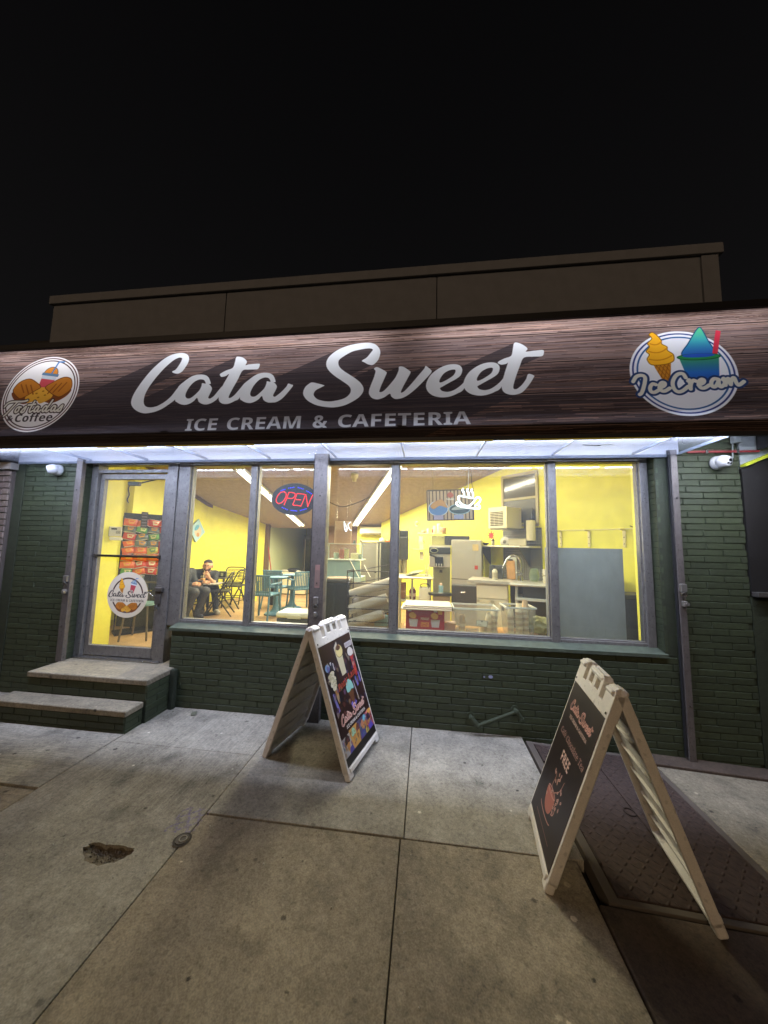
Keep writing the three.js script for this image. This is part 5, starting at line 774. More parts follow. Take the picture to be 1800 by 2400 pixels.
{
  const t = thing('display_case', 'glass serving case with pale blue front by the counter', 'display case', [-1.62, FL, -3.45]); part(t, 'cabinet', [rbox(0.74, 0.72, 0.5, 0, 0.36, 0, 0.01)], mat(0x9db0b2, 0.5));
  part(t, 'front_glass', at(prism([[-0.36, 0.70], [0.36, 0.70], [0.33, 1.06], [-0.36, 1.06]], 0.008), 0, 0, 0.22), new THREE.MeshPhysicalMaterial({ color: 0x9fbcc2, roughness: 0.25, transmission: 0.55, thickness: 0 })); part(t, 'shelf', [box(0.74, 0.02, 0.5, 0, 1.06, 0)], mat(0xb4bcb4, 0.4)); part(t, 'top_glass', [span(-0.34, 0.34, 1.07, 1.37, 0.1, 0.106)], glassM); part(t, 'top_frame', [box(0.72, 0.02, 0.3, 0, 1.38, -0.02), box(0.02, 0.32, 0.02, -0.35, 1.22, 0.1), box(0.02, 0.32, 0.02, 0.35, 1.22, 0.1)], mat(0x93a0a0, 0.4));
  for (const x of [-0.2, 0.17]) part(t, 'clip', [cyl(0.025, 0.03, 0.07, x, 1.42, 0.05)], mat(0x2f3a36, 0.5)); part(t, 'brace', [rod([0.14, 1.04, 0.24], [0.34, 0.72, 0.3], 0.007)], mat(0xd6d4c4, 0.4)); part(t, 'brace', [rod([0.42, 0.97, 0.24], [0.56, 0.74, 0.3], 0.007)], mat(0xd6d4c4, 0.4));
  const cols = [0xb05a44, 0xc9b98c, 0x9fb0a4, 0xd2c49c, 0x7a8a80]; for (let i = 0; i < 5; i++) { const c = thing('syrup_tub', ['red banded tub inside the glass case top', 'cream tub beside the red banded tub in the glass case', 'greenish jar in the glass case at the shutter post', 'folded cream box in the glass case', 'grey jar at the end of the glass case'][i], 'tub', [-1.86 + [0.14, 0.24, 0.02, 0.42, 0.52][i], FL + 1.07, -3.45]); part(c, 'tub', i === 3 ? [rbox(0.16, 0.12, 0.12, 0, 0.06, 0, 0.01)] : lathe([[0, 0], [0.045, 0], [0.055, [0.2, 0.2, 0.12, 0, 0.1][i]], [0, [0.2, 0.2, 0.12, 0, 0.1][i]]]), mat(cols[i], 0.5)); part(c, 'rim', at(new THREE.TorusGeometry(0.05, 0.005, 6, 18), 0, [0.2, 0.2, 0.12, 0.12, 0.1][i], 0, Math.PI / 2), creamM); }
}
{
  const t = thing('menu_board', 'tan menu board hanging above the glass case', 'menu', [-1.62, 1.985, -3.1]); part(t, 'board', sheet(0.34, 0.45, 0.012), tmat(canvas(136, 180, (k) => { k.fillStyle = '#8d7459'; k.fillRect(0, 0, 136, 180); k.fillStyle = '#7a6148'; for (let i = 0; i < 9; i++) k.fillRect(12, 84 + i * 10, i % 3 === 2 ? 90 : 112, 3); k.fillStyle = '#9a8468'; k.fillRect(8, 8, 120, 60); k.strokeStyle = '#b9a88a'; k.lineWidth = 4; k.strokeRect(2, 2, 132, 176); }), 0.5)); part(t, 'wire', [rod([-0.13, 0.22, 0], [-0.13, 0.72, 0], 0.003, 5), rod([0.13, 0.22, 0], [0.13, 0.72, 0], 0.003, 5)], steelM);
  const n = thing('neon_loops', 'two white glowing neon loops in front of the menu board', 'neon sign', [-1.555, 2.11, -3.06]), nm = glow(0xe4efff, 3); part(n, 'loop_tube', tube([[-0.04, 0.09, 0], [-0.03, -0.03, 0], [0.0, -0.11, 0], [0.02, -0.05, 0], [-0.03, 0.05, 0]], 0.008), nm); part(n, 'loop_tube', tube([[0.09, 0.08, 0], [0.04, 0.03, 0], [0.07, -0.06, 0], [0.11, -0.09, 0]], 0.008), nm); part(n, 'wire', [rod([0.02, 0.09, 0], [0.02, 0.5, 0], 0.002, 5)], steelM);
}
{
  const t = thing('wall_air_conditioner', 'white wall air conditioner above the grey inner door', 'air conditioner', [-1.295, 2.115, -5.10]); part(t, 'case', [rbox(0.75, 0.2, 0.17, 0, 0, 0, 0.03)], mat(0xddd4ac, 0.45)); part(t, 'outlet', [box(0.64, 0.03, 0.03, -0.01, -0.085, 0.075)], mat(0x5f573c, 0.5)); part(t, 'drain_trunk', [box(0.03, 0.26, 0.03, 0.3, -0.2, 0.0)], mat(0xd6cb9a, 0.5));
  const d = thing('inner_door', 'grey inner door in a white frame at the back', 'door', [-1.34, FL, -5.17]); part(d, 'leaf', [box(0.58, 1.42, 0.03, 0, 0.71, 0)], mat(0x706d5e, 0.6)); part(d, 'frame', [box(0.05, 1.5, 0.06, -0.315, 0.75, 0.01), box(0.05, 1.5, 0.06, 0.315, 0.75, 0.01), box(0.68, 0.05, 0.06, 0, 1.46, 0.01)], mat(0xcbbf8e, 0.5)); part(d, 'knob', [ball(0.025, 0.24, 0.7, 0.03)], steelM);
  const g = thing('tall_fridge', 'tall black and grey fridge beside the inner door', 'fridge', [-0.93, FL, -4.45]); part(g, 'body', [rbox(0.36, 1.44, 0.4, 0, 0.72, 0, 0.01)], mat(0x2b2c28, 0.35)); part(g, 'door_edge', [box(0.05, 1.4, 0.03, -0.16, 0.72, 0.21), box(0.03, 1.4, 0.03, -0.09, 0.72, 0.21)], mat(0x8b8876, 0.4)); part(g, 'handle', [ball(0.02, -0.19, 0.75, 0.22)], blackM);
  const o = thing('carrier_bag', 'orange and white bag on top of the tall fridge', 'bag', [-0.9, FL + 1.44, -4.4]); part(o, 'bag', [ball(0.09, 0.08, 0.03, 0, 1.3, 0.6, 1)], mat(0xd0743c, 0.5)); part(o, 'white_bag', [ball(0.07, -0.1, 0.04, 0, 1, 0.9, 1)], mat(0xd8ccb0, 0.6));
}
// ------------------------------------------------ just inside the glass
{
  const t = thing('cool_box', 'white lidded cool box standing inside the window', 'cool box', [-1.66, FL, -0.92]); part(t, 'tub', [rbox(0.44, 0.42, 0.32, 0, 0.21, 0, 0.02)], mat(0x2f3138, 0.5)); part(t, 'lid', [rbox(0.46, 0.07, 0.34, 0, 0.455, 0, 0.03, 3)], mat(0xd8d4c4, 0.5)); part(t, 'latch', [rbox(0.18, 0.045, 0.012, 0.02, 0.44, 0.172, 0.004)], mat(0xc9c4b0, 0.5));
  const b = thing('black_bin', 'large square black bin behind the shutter post', 'bin', [-1.12, FL, -0.92], 0.15); part(b, 'body', [rbox(0.32, 0.88, 0.34, 0, 0.44, 0, 0.02)], mat(0x22211e, 0.6)); part(b, 'rim', [rbox(0.34, 0.05, 0.36, 0, 0.90, 0, 0.02)], mat(0x3a352b, 0.6)); part(b, 'card_top', [box(0.28, 0.012, 0.3, 0, 0.93, 0)], mat(0x8a7558, 0.8));
  const r = thing('wire_rack', 'black wire floor stand holding tilted paper rolls', 'rack', [-0.66, FL, -0.62]), m = mat(0x2a1d18, 0.6);
  for (const [x, z] of [[-0.25, 0.12], [0.27, 0.12], [-0.23, -0.14], [0.27, -0.14]]) part(r, 'upright', [rod([x, 0, z], [x, 1.06, z], 0.006)], m); for (let i = 0; i < 5; i++) part(r, 'shelf_wire', [rod([-0.25, 0.48 + i * 0.145, 0.12], [0.27, 0.48 + i * 0.145, 0.12], 0.005), rod([-0.25, 0.46 + i * 0.145, 0.12], [0.27, 0.56 + i * 0.145, -0.14], 0.005), rod([-0.25, 0.48 + i * 0.145, 0.12], [-0.23, 0.48 + i * 0.145, -0.14], 0.005)], m); part(r, 'back_board', [box(0.52, 0.8, 0.01, 0.0, 0.5, -0.16)], mat(0xa39478, 0.8));
  [[0.84, 0.56, 'topmost'], [0.665, 0.47, 'middle'], [0.495, 0.43, 'lowest']].forEach(([y, l, w], i) => { const p = thing('paper_roll', `${w} grey paper roll lying tilted in the wire stand`, 'roll', [-0.68, FL + y, -0.60], 0, 'paper rolls in the wire stand'); p.rotation.z = 0.33; part(p, 'roll', [rod([-0.22, 0, 0], [-0.22 + l, 0, 0.0], 0.056, 24)], mat(0xbfb29c, 0.85)); part(p, 'core', [rod([-0.225, 0, 0], [-0.218 + l, 0, 0], 0.02, 12)], mat(0x5f564a, 0.9)); });
  const c = thing('blue_carton', 'small pale blue carton on the floor stand', 'carton', [-0.52, FL + 0.40, -0.72]); part(c, 'carton', [rbox(0.16, 0.12, 0.1, 0, 0.06, 0, 0.004)], mat(0x7f9a96, 0.6)); part(c, 'flap', [box(0.05, 0.03, 0.1, -0.05, 0.13, 0)], mat(0x9a917c, 0.6));
  const y = thing('yellow_carton', 'yellow box beside the pale blue carton', 'carton', [-0.40, FL + 0.40, -0.80]); part(y, 'box', [rbox(0.12, 0.14, 0.1, 0, 0.07, 0, 0.004)], mat(0xd09a20, 0.6)); part(y, 'label', [box(0.05, 0.03, 0.004, 0, 0.05, 0.052)], mat(0x2b2620, 0.6));
  const bench = thing('low_bench', 'low wooden bench along the window carrying tubs and boxes', 'bench', [0.5, FL, -0.62]); part(bench, 'top', [box(1.5, 0.03, 0.4, 0, 0.405, 0)], plywoodM); for (const x of [-0.7, 0.7]) part(bench, 'trestle', [box(0.04, 0.39, 0.36, x, 0.195, 0)], plywoodM);
}
{
  const t = thing('snack_carton', 'red carton of potato snacks standing inside the window', 'carton', [0.005, FL + 0.42, -0.58]);
  part(t, 'carton', [box(0.43, 0.235, 0.24, 0, 0.1175, 0)], mat(0x8f1c22, 0.5)); part(t, 'front_print', sheet(0.428, 0.233, 0.002).translate(0, 0.1175, 0.122), tmat(canvas(430, 234, (k) => {
    k.fillStyle = '#9c2027'; k.fillRect(0, 0, 430, 234); for (const x of [85, 330]) { poly(k, [[x - 52, 105], [x + 52, 105], [x + 40, 190], [x - 40, 190]], '#b4adb0'); blob(k, [[x - 50, 50], [x - 10, 30], [x + 30, 60], [x + 20, 95], [x - 20, 98], [x - 45, 80]], '#d6a84e', '#a8702c', 3); } k.fillStyle = '#e4ddd2'; fitText(k, 'PRINGLES', 165, 112, 96, 26); k.fillStyle = '#e2b03c'; fitText(k, 'SNACK', 168, 160, 92, 24); fitText(k, 'STACKS', 166, 188, 96, 24); k.fillStyle = '#dccfc4'; k.fillRect(312, 8, 40, 16); k.fillStyle = '#e0a92c'; k.fillRect(358, 6, 48, 40); k.fillStyle = '#d8cfc8'; k.fillRect(18, 10, 44, 12);
  }), 0.45));
  const l = thing('tub_lid', 'stack of cloudy plastic tub lids lying on the red carton', 'lid', [0.015, FL + 0.66, -0.56]); for (let i = 0; i < 3; i++) part(l, 'lid', [rbox(0.56 - i * 0.02, 0.016, 0.36, i * 0.012, 0.008 + i * 0.017, -i * 0.01, 0.007)], mat([0xd8c6ae, 0xcfb8a4, 0xdccdb4][i], 0.4));
  const pb = thing('pink_box', 'small pale pink box beside the red carton', 'box', [0.28, FL + 0.42, -0.6]); part(pb, 'box', [rbox(0.13, 0.07, 0.14, 0, 0.035, 0, 0.004)], mat(0xc0a08c, 0.6)); part(pb, 'lid', [box(0.134, 0.012, 0.144, 0, 0.074, 0)], mat(0xc9ab94, 0.6));
}
function plasticTub(label, x, z, w, h, d, turn) {
  const t = thing('plastic_tub', label, 'tub', [x, FL + 0.42, z], turn, 'clear storage tubs inside the window'), k = 0.86;
  const wall = (a, b, c, e) => { const g = new THREE.BufferGeometry(); g.setAttribute('position', new THREE.Float32BufferAttribute([...a, ...b, ...c, ...a, ...c, ...e], 3)); g.setAttribute('uv', new THREE.Float32BufferAttribute([0, 0, 1, 0, 1, 1, 0, 0, 1, 1, 0, 1], 2)); g.computeVertexNormals(); return g; };
  const B = [[-w / 2 * k, 0, d / 2 * k], [w / 2 * k, 0, d / 2 * k], [w / 2 * k, 0, -d / 2 * k], [-w / 2 * k, 0, -d / 2 * k]], T = [[-w / 2, h, d / 2], [w / 2, h, d / 2], [w / 2, h, -d / 2], [-w / 2, h, -d / 2]];
  part(t, 'walls', [...[0, 1, 2, 3].map((i) => wall(B[i], B[(i + 1) % 4], T[(i + 1) % 4], T[i]))], clearPlasticM); part(t, 'floor', wall(B[0], B[1], B[2], B[3]), clearPlasticM);
  part(t, 'rim', [box(w + 0.02, 0.018, 0.014, 0, h, d / 2), box(w + 0.02, 0.018, 0.014, 0, h, -d / 2), box(0.014, 0.018, d, -w / 2, h, 0), box(0.014, 0.018, d, w / 2, h, 0)], mat(0xc4c4b8, 0.4)); for (const s of [-1, 1]) part(t, 'latch', [box(0.012, 0.05, 0.06, s * (w / 2 + 0.004), h - 0.03, 0)], mat(0x4c4a42, 0.5)); return t;
}
plasticTub('wide cloudy plastic tub with a white label inside the window', 0.56, -0.58, 0.48, 0.27, 0.32, 0); plasticTub('tall clear plastic tub of cup stacks below the sink', 1.03, -0.56, 0.31, 0.30, 0.26, 0.05);
{ const t = thing('paper_label', 'framed white paper label on the wide plastic tub', 'label', [0.62, FL + 0.54, -0.425]); part(t, 'paper', sheet(0.12, 0.07, 0.002), tmat(canvas(120, 70, (k) => { k.fillStyle = '#cfc9b4'; k.fillRect(0, 0, 120, 70); k.strokeStyle = '#4c443a'; k.lineWidth = 4; k.strokeRect(3, 3, 114, 64); k.fillStyle = '#8a8374'; k.fillRect(14, 44, 40, 4); k.fillRect(14, 54, 60, 4); k.fillStyle = '#3a342c'; k.fillRect(52, 8, 16, 12); }), 0.6)); t.rotation.z = -0.08; }
{
  const cupG = lathe([[0.026, 0], [0.038, 0.085], [0.041, 0.088], [0.041, 0.092], [0.037, 0.092]], 0, 0, 0, 18), cm = [mat(0xe6d4ae, 0.5), mat(0xc9ab84, 0.5)];
  const stack = (x, z, n, label) => { const t = thing('cup_stack', label, 'cups', [x, FL + 0.425, z], 0, 'stacks of upturned paper cups in the tubs'); for (let i = 0; i < n; i++) { const c = part(t, 'cup', cupG, cm[i % 2]); c.rotation.x = Math.PI; c.position.y = 0.092 + i * 0.030; } const b = part(t, 'cup_print', lathe([[0.028, 0], [0.0345, 0.045]], 0, 0, 0, 18), mat(0x7c7a92, 0.5)); b.rotation.x = Math.PI; b.position.y = 0.092 + (n - 1) * 0.03 - 0.02; };
  stack(0.71, -0.52, 5, 'shorter cup stack at the end of the wide tub'); stack(0.775, -0.56, 7, 'taller cup stack at the end of the wide tub'); stack(0.64, -0.5, 2, 'two nested cups lying low in the wide tub'); stack(0.42, -0.52, 4, 'cup stack in the corner of the wide tub by the red carton');
  stack(0.95, -0.54, 7, 'first cup stack from the cream cabinet in the tall tub'); stack(1.035, -0.52, 9, 'middle cup stack in the tall tub'); stack(1.11, -0.55, 10, 'tallest cup stack in the tall tub');
  const p = thing('plastic_bag', 'crumpled greenish plastic bag beside the tall tub', 'bag', [1.28, FL + 0.44, -0.6]); const g = new THREE.IcosahedronGeometry(0.13, 3), q = g.attributes.position; for (let i = 0; i < q.count; i++) { const k = 1 + 0.28 * noise(q.getX(i) * 18, q.getY(i) * 18 + q.getZ(i) * 14); q.setXYZ(i, q.getX(i) * k * 1.1, Math.max(0, q.getY(i) * k * 0.8 + 0.06), q.getZ(i) * k * 0.8); } g.computeVertexNormals(); part(p, 'film', g, new THREE.MeshPhysicalMaterial({ color: 0xb9b784, roughness: 0.5, transmission: 0.45, thickness: 0 }));
}
{
  const t = thing('grey_board', 'big flat grey board leaning inside the end window pane', 'board', [1.69, FL, -0.36]); part(t, 'sheet', [box(0.70, 1.38, 0.02, 0, 0.69, 0)], new THREE.MeshStandardMaterial({ map: field(256, 256, (x, y) => { const k = 0.55 + 0.03 * fbm(x / 60, y / 60, 4) + 0.03 * (speck(x, y) - 0.5); return [k, k * 1.02, k * 1.02]; }, true), roughness: 0.8 })); part(t, 'edge', [box(0.03, 1.38, 0.05, -0.385, 0.69, -0.03)], mat(0x77797b, 0.7));
  const b = thing('waste_bin', 'tall dark waste bin beside the grey board', 'bin', [2.22, FL, -0.62]); part(b, 'body', [(() => { const g = new THREE.CylinderGeometry(0.2, 0.16, 0.84, 4).rotateY(Math.PI / 4); return g.translate(0, 0.42, 0); })()], mat(0x1f201e, 0.55)); part(b, 'lid', [rbox(0.31, 0.06, 0.31, 0, 0.87, 0, 0.02)], mat(0x272825, 0.5)); part(b, 'ribs', [0, 1, 2, 3].map((i) => box(0.012, 0.2, 0.006, -0.06 + i * 0.03, 0.3, 0.125)), mat(0x34352f, 0.5));
  const f = thing('file_drawers', 'pale filing drawers behind the grey board by the kitchen wall', 'drawers', [2.13, FL, -0.92], 0.3); part(f, 'case', [rbox(0.2, 1.08, 0.24, 0, 0.54, 0, 0.006)], mat(0xb8a93c, 0.6)); for (let i = 0; i < 3; i++) { const d = part(f, 'drawer', [rbox(0.16, 0.15, 0.02, 0, 1.0 - i * 0.18, 0.125, 0.004)], mat(0xc0b458, 0.6)); part(d, 'knob', [ball(0.012, 0, 1.0 - i * 0.18, 0.142)], charcoalM); }
}
// ------------------------------------------------ kitchen side
{
  const t = thing('cream_cabinet', 'cream kitchen cabinet with a speckled stone top', 'cabinet', [0.66, FL, -1.34], R(-14)); part(t, 'carcass', [box(0.40, 0.86, 0.42, 0.24, 0.45, -0.22)], creamM); part(t, 'drawer', [rbox(0.39, 0.17, 0.02, 0.24, 0.775, 0.0, 0.003)], mat(0xddd2b0, 0.5));
  for (const [x, s] of [[0.142, 1], [0.338, -1]]) { const d = part(t, 'door', [rbox(0.188, 0.62, 0.02, x, 0.36, 0, 0.003), box(0.188, 0.035, 0.008, x, 0.65, 0.012), box(0.03, 0.62, 0.008, x - 0.079, 0.36, 0.012), box(0.03, 0.62, 0.008, x + 0.079, 0.36, 0.012)], mat(0xd8cda8, 0.5)); part(d, 'knob', [ball(0.014, x + s * 0.07, 0.62, 0.022)], chromeM); }
  part(t, 'worktop', boxUV(rbox(0.56, 0.045, 0.50, 0.21, 0.905, -0.2, 0.006), 3), speckleM);
  const s = thing('sink_table', 'stainless sink table with open legs beside the cream cabinet', 'sink', [1.05, FL, -1.18], R(-14)); part(s, 'top', [rbox(0.62, 0.035, 0.5, 0.36, 0.905, -0.2, 0.012)], stainlessM); part(s, 'front_roll', [rod([0.05, 0.90, 0.05], [0.67, 0.90, 0.05], 0.02, 12)], mat(0xd6d2c0, 0.3, { metalness: 0.5 })); part(s, 'basin', [box(0.4, 0.2, 0.34, 0.4, 0.79, -0.2)], mat(0x4a4740, 0.5, { metalness: 0.6 })); for (const x of [0.13, 0.62]) part(s, 'leg', [rod([x, 0, 0.0], [x, 0.89, 0.0], 0.018)], mat(0xb9b6a6, 0.4, { metalness: 0.4 })); part(s, 'lower_shelf', [rbox(0.54, 0.035, 0.40, 0.38, 0.715, -0.18, 0.008)], mat(0xc9c7b8, 0.4)); part(s, 'rear_panel', [box(0.62, 0.85, 0.02, 0.36, 0.45, -0.42)], mat(0x6f6749, 0.7)); part(s, 'waste_pipe', [tube([[0.5, 0.7, -0.05], [0.5, 0.5, -0.05], [0.55, 0.42, -0.05], [0.56, 0.25, -0.1]], 0.022)], mat(0xb0aa98, 0.4));
  const f = thing('tap', 'tall arched chrome kitchen tap at the sink', 'tap', [1.27, FL + 0.92, -1.42], R(-14)); part(f, 'spout', [tube([[0.03, 0.02, 0], [0.035, 0.22, 0], [0.01, 0.31, 0], [-0.06, 0.345, 0.02], [-0.13, 0.30, 0.04], [-0.175, 0.21, 0.05]], 0.014, 10)], chromeM); part(f, 'spray_head', [rod([-0.175, 0.21, 0.05], [-0.195, 0.16, 0.055], 0.02)], chromeM); part(f, 'base', [cyl(0.028, 0.034, 0.07, 0.03, 0.035, 0), rbox(0.09, 0.03, 0.05, 0.02, 0.10, 0, 0.01)], chromeM); part(f, 'spring', [tube([[0.06, 0.1, 0], [0.06, 0.26, 0], [0.02, 0.335, 0]], 0.008)], mat(0x9a9a92, 0.3, { metalness: 0.8 }));
  const b = thing('chopping_board', 'wooden chopping board standing behind the tap', 'board', [1.21, FL + 0.925, -1.55], R(-14)); b.rotation.x = -0.12; part(b, 'board', [rbox(0.115, 0.265, 0.018, 0, 0.133, 0, 0.01)].map((g) => boxUV(g, 2)), plywoodM); part(b, 'clip', [rbox(0.07, 0.03, 0.02, 0, 0.27, 0, 0.008)], charcoalM); part(b, 'white_board', [rbox(0.12, 0.31, 0.01, 0.02, 0.155, -0.02, 0.01)], mat(0xc9c8bc, 0.5));
  const p = thing('soap_bottle', 'white pump soap bottle on the stone worktop', 'bottle', [0.96, FL + 0.925, -1.42]); part(p, 'bottle', lathe([[0, 0], [0.035, 0], [0.036, 0.12], [0.016, 0.145], [0, 0.145]]), mat(0xcfc8ac, 0.45)); part(p, 'pump', [cyl(0.008, 0.008, 0.05, 0, 0.165, 0), box(0.05, 0.012, 0.014, -0.015, 0.19, 0)], blackM); part(p, 'label', lathe([[0.0365, 0.03], [0.0365, 0.1]]), mat(0xa59a7e, 0.6));
  const g = thing('grey_box', 'dark grey appliance on the worktop behind the soap', 'appliance', [1.02, FL + 0.925, -1.62], R(-14)); part(g, 'case', [rbox(0.19, 0.19, 0.16, 0, 0.095, 0, 0.01)], mat(0x4c4c46, 0.5)); part(g, 'panel', [box(0.12, 0.06, 0.004, 0.01, 0.11, 0.082)], mat(0x2e2e2a, 0.4));
  const gl = thing('glass_jug', 'greenish glass jug draining by the sink', 'jug', [1.46, FL + 0.925, -1.36]); part(gl, 'jug', lathe([[0.04, 0], [0.065, 0.04], [0.06, 0.12], [0.045, 0.15], [0.05, 0.17]]), new THREE.MeshPhysicalMaterial({ color: 0xc4d2b4, roughness: 0.1, transmission: 0.8, thickness: 0 })); part(gl, 'handle', tube([[0.05, 0.15, 0], [0.09, 0.12, 0], [0.06, 0.05, 0]], 0.007), clearPlasticM);
  const tb = thing('beige_tumbler', 'tall beige tumbler at the end of the sink', 'tumbler', [1.56, FL + 0.925, -1.24]); part(tb, 'tumbler', lathe([[0, 0], [0.022, 0], [0.03, 0.17], [0.026, 0.17], [0, 0.16]]), creamM); part(tb, 'band', lathe([[0.0262, 0.08], [0.0275, 0.1]]), mat(0xa39a7a, 0.5));
}
{
  const w = onWall('kitchen_window', 'sash window in the slanting yellow kitchen wall', 'window', 0.135, 2.49, 0.004); part(w, 'frame', [box(0.62, 0.045, 0.04, 0, 0.395, 0), box(0.62, 0.045, 0.04, 0, -0.395, 0), box(0.04, 0.8, 0.04, -0.3, 0, 0), box(0.04, 0.8, 0.04, 0.3, 0, 0), box(0.56, 0.03, 0.03, 0, 0.02, 0)], mat(0xa79a74, 0.5)); part(w, 'upper_pane', [box(0.56, 0.34, 0.006, 0, 0.2, 0)], mat(0x5c5647, 0.12)); part(w, 'lower_pane', [box(0.56, 0.36, 0.006, 0, -0.18, -0.002)], mat(0x6a675f, 0.25, { metalness: 0.3 }));
  const a = onWall('window_air_conditioner', 'boxy cream window air conditioner jutting from the kitchen window', 'air conditioner', 0.06, 2.19, 0.22); part(a, 'case', [rbox(0.32, 0.31, 0.36, 0, 0, 0.04, 0.012)], creamM); for (let i = 0; i < 3; i++) part(a, 'grille', Array.from({ length: 9 }, (_, j) => box(0.07, 0.013, 0.006, -0.09 + i * 0.08, 0.08 - j * 0.024, 0.229)), mat(0x453f30, 0.6)); part(a, 'front', [rbox(0.33, 0.32, 0.02, 0, 0, 0.216, 0.008)], mat(0xcfc5a0, 0.5)); part(a, 'side_curtain', [box(0.14, 0.3, 0.02, 0.25, 0, -0.17)], mat(0x45433c, 0.7)); part(a, 'bottom_tray', [box(0.3, 0.02, 0.34, 0, -0.165, 0.04)], mat(0x8d8b84, 0.5));
  const s = onWall('backsplash', 'shiny tread plate metal splash panel behind the sink', 'splash panel', 0.16, 1.65, 0.006); part(s, 'plate', [boxUV(box(0.66, 0.8, 0.006), 2.2)], splashM); part(s, 'seam', [box(0.006, 0.8, 0.009, 0.12, 0, 0)], stainlessM);
  const h = onWall('wall_shelf', 'wall shelf carrying dishes below the air conditioner', 'shelf', 0.0, 1.765, 0.0); part(h, 'board', [box(0.95, 0.022, 0.30, 0, 0, 0.15)], stainlessM); part(h, 'front_lip', [rod([-0.475, 0, 0.30], [0.33, 0, 0.30], 0.014)], mat(0xd9d4c0, 0.3, { metalness: 0.4 })); for (const x of [-0.42, 0.3]) part(h, 'bracket', [at(prism([[0, 0], [0.28, 0], [0, -0.3]], 0.01), 0, 0, 0).rotateY(-Math.PI / 2).translate(x, -0.012, 0)], mat(0x6d6a62, 0.5, { metalness: 0.5 }));
  const bowl = (label, sPos, r, hex, n) => { const b = onWall('bowl', label, 'bowl', sPos, 1.777, n); part(b, 'bowl', lathe([[0.02, 0], [r, r * 0.7], [r * 0.95, r * 0.7], [0.02, 0.01]]), mat(hex, 0.4)); part(b, 'foot', cyl(0.02, 0.024, 0.01, 0, 0.003, 0), mat(hex, 0.4)); }; bowl('dark bowl at the wall shelf end near the ice machine', -0.36, 0.06, 0x3b3730, 0.2);
  const pl = onWall('plate', 'pale plate propped upright on the wall shelf', 'plate', -0.05, 1.84, 0.12); part(pl, 'plate', [at(lathe([[0, 0], [0.06, 0.002], [0.08, 0.014], [0.0, 0.006]]), 0, 0, 0, Math.PI / 2 - 0.2)], mat(0xb9b4a2, 0.35)); part(pl, 'motif', [at(cyl(0.03, 0.03, 0.004), 0, 0, 0.012, Math.PI / 2 - 0.2)], mat(0x77705f, 0.4));
  const dish = onWall('dish_tray', 'long cream serving tray leaning on the wall shelf', 'tray', 0.18, 1.777, 0.14); part(dish, 'tray', [rbox(0.3, 0.1, 0.03, 0, 0.05, 0, 0.014)], creamM); part(dish, 'rim', [rbox(0.31, 0.02, 0.035, 0, 0.1, 0, 0.009)], mat(0xcfc6a6, 0.4));
  const fl = onWall('star_ornament', 'red paper star hanging below the air conditioner', 'ornament', -0.17, 1.93, 0.3); const star = []; for (let i = 0; i < 16; i++) { const q = i / 16 * Math.PI * 2, r = i % 2 ? 0.03 : 0.075; star.push([r * Math.cos(q), r * Math.sin(q)]); } part(fl, 'star', at(prism(star, 0.014), 0, 0, -0.007), mat(0xc0331c, 0.6)); part(fl, 'thread', [rod([0, 0.07, 0], [0, 0.15, 0], 0.003, 5)], mat(0x6d2418, 0.6));
  const ju = onWall('spice_jar', 'small steel topped jar beside the red star', 'jar', -0.2, 1.777, 0.22); part(ju, 'jar', lathe([[0, 0], [0.025, 0], [0.025, 0.07], [0, 0.07]]), mat(0xb0a886, 0.3)); part(ju, 'cap', cyl(0.02, 0.026, 0.03, 0, 0.085, 0), steelM);
  const pt = onWall('paper_towel', 'paper towel roll upright on the kitchen wall', 'paper towel', 0.39, 1.86, 0.12); part(pt, 'roll', lathe([[0.02, 0], [0.062, 0], [0.062, 0.29], [0.02, 0.29]]), mat(0xd9d0ae, 0.85)); part(pt, 'holder', [cyl(0.012, 0.012, 0.36, 0, 0.15, 0), cyl(0.04, 0.04, 0.01, 0, -0.015, 0)], charcoalM);
  for (const [i, sp] of [[0, 0.766], [1, 1.134], [2, 1.53]]) { const b = onWall('shelf_bracket', ['white shelf bracket on the yellow wall beside the mullion', 'middle white shelf bracket above the grey board', 'white shelf bracket nearest the window jamb'][i], 'bracket', sp, 1.9, 0.008, 'empty shelf brackets on the yellow wall'); part(b, 'strip', [rbox(0.03, 0.2, 0.012, 0, -0.02, 0, 0.003)], mat(0xded29a, 0.5)); part(b, 'arm', [box(0.012, 0.02, 0.12, 0, 0.09, 0.06)], mat(0xded29a, 0.5)); part(b, 'screw', [at(cyl(0.006, 0.006, 0.004), 0, 0.0, 0.008, Math.PI / 2), at(cyl(0.006, 0.006, 0.004), 0, -0.08, 0.008, Math.PI / 2)], charcoalM); }
  const li = onWall('wall_batten', 'thin white batten line running above the brackets', 'batten', 1.2, 2.0, 0.006); part(li, 'batten', [box(0.95, 0.012, 0.012, 0, 0, 0)], mat(0xdfd58e, 0.5)); part(li, 'hook', [rod([0.42, 0.02, 0], [0.42, 0.03, 0.07], 0.005)], charcoalM);
  const wp = onWall('wall_light', 'small round cream light on the far kitchen wall', 'light fitting', -2.35, 2.22, 0.02); part(wp, 'dome', [ball(0.05, 0, 0, 0, 1, 0.7, 0.7)], mat(0xe4d890, 0.4)); part(wp, 'plate', [at(cyl(0.055, 0.055, 0.01), 0, 0, -0.012, Math.PI / 2)], creamM);
}
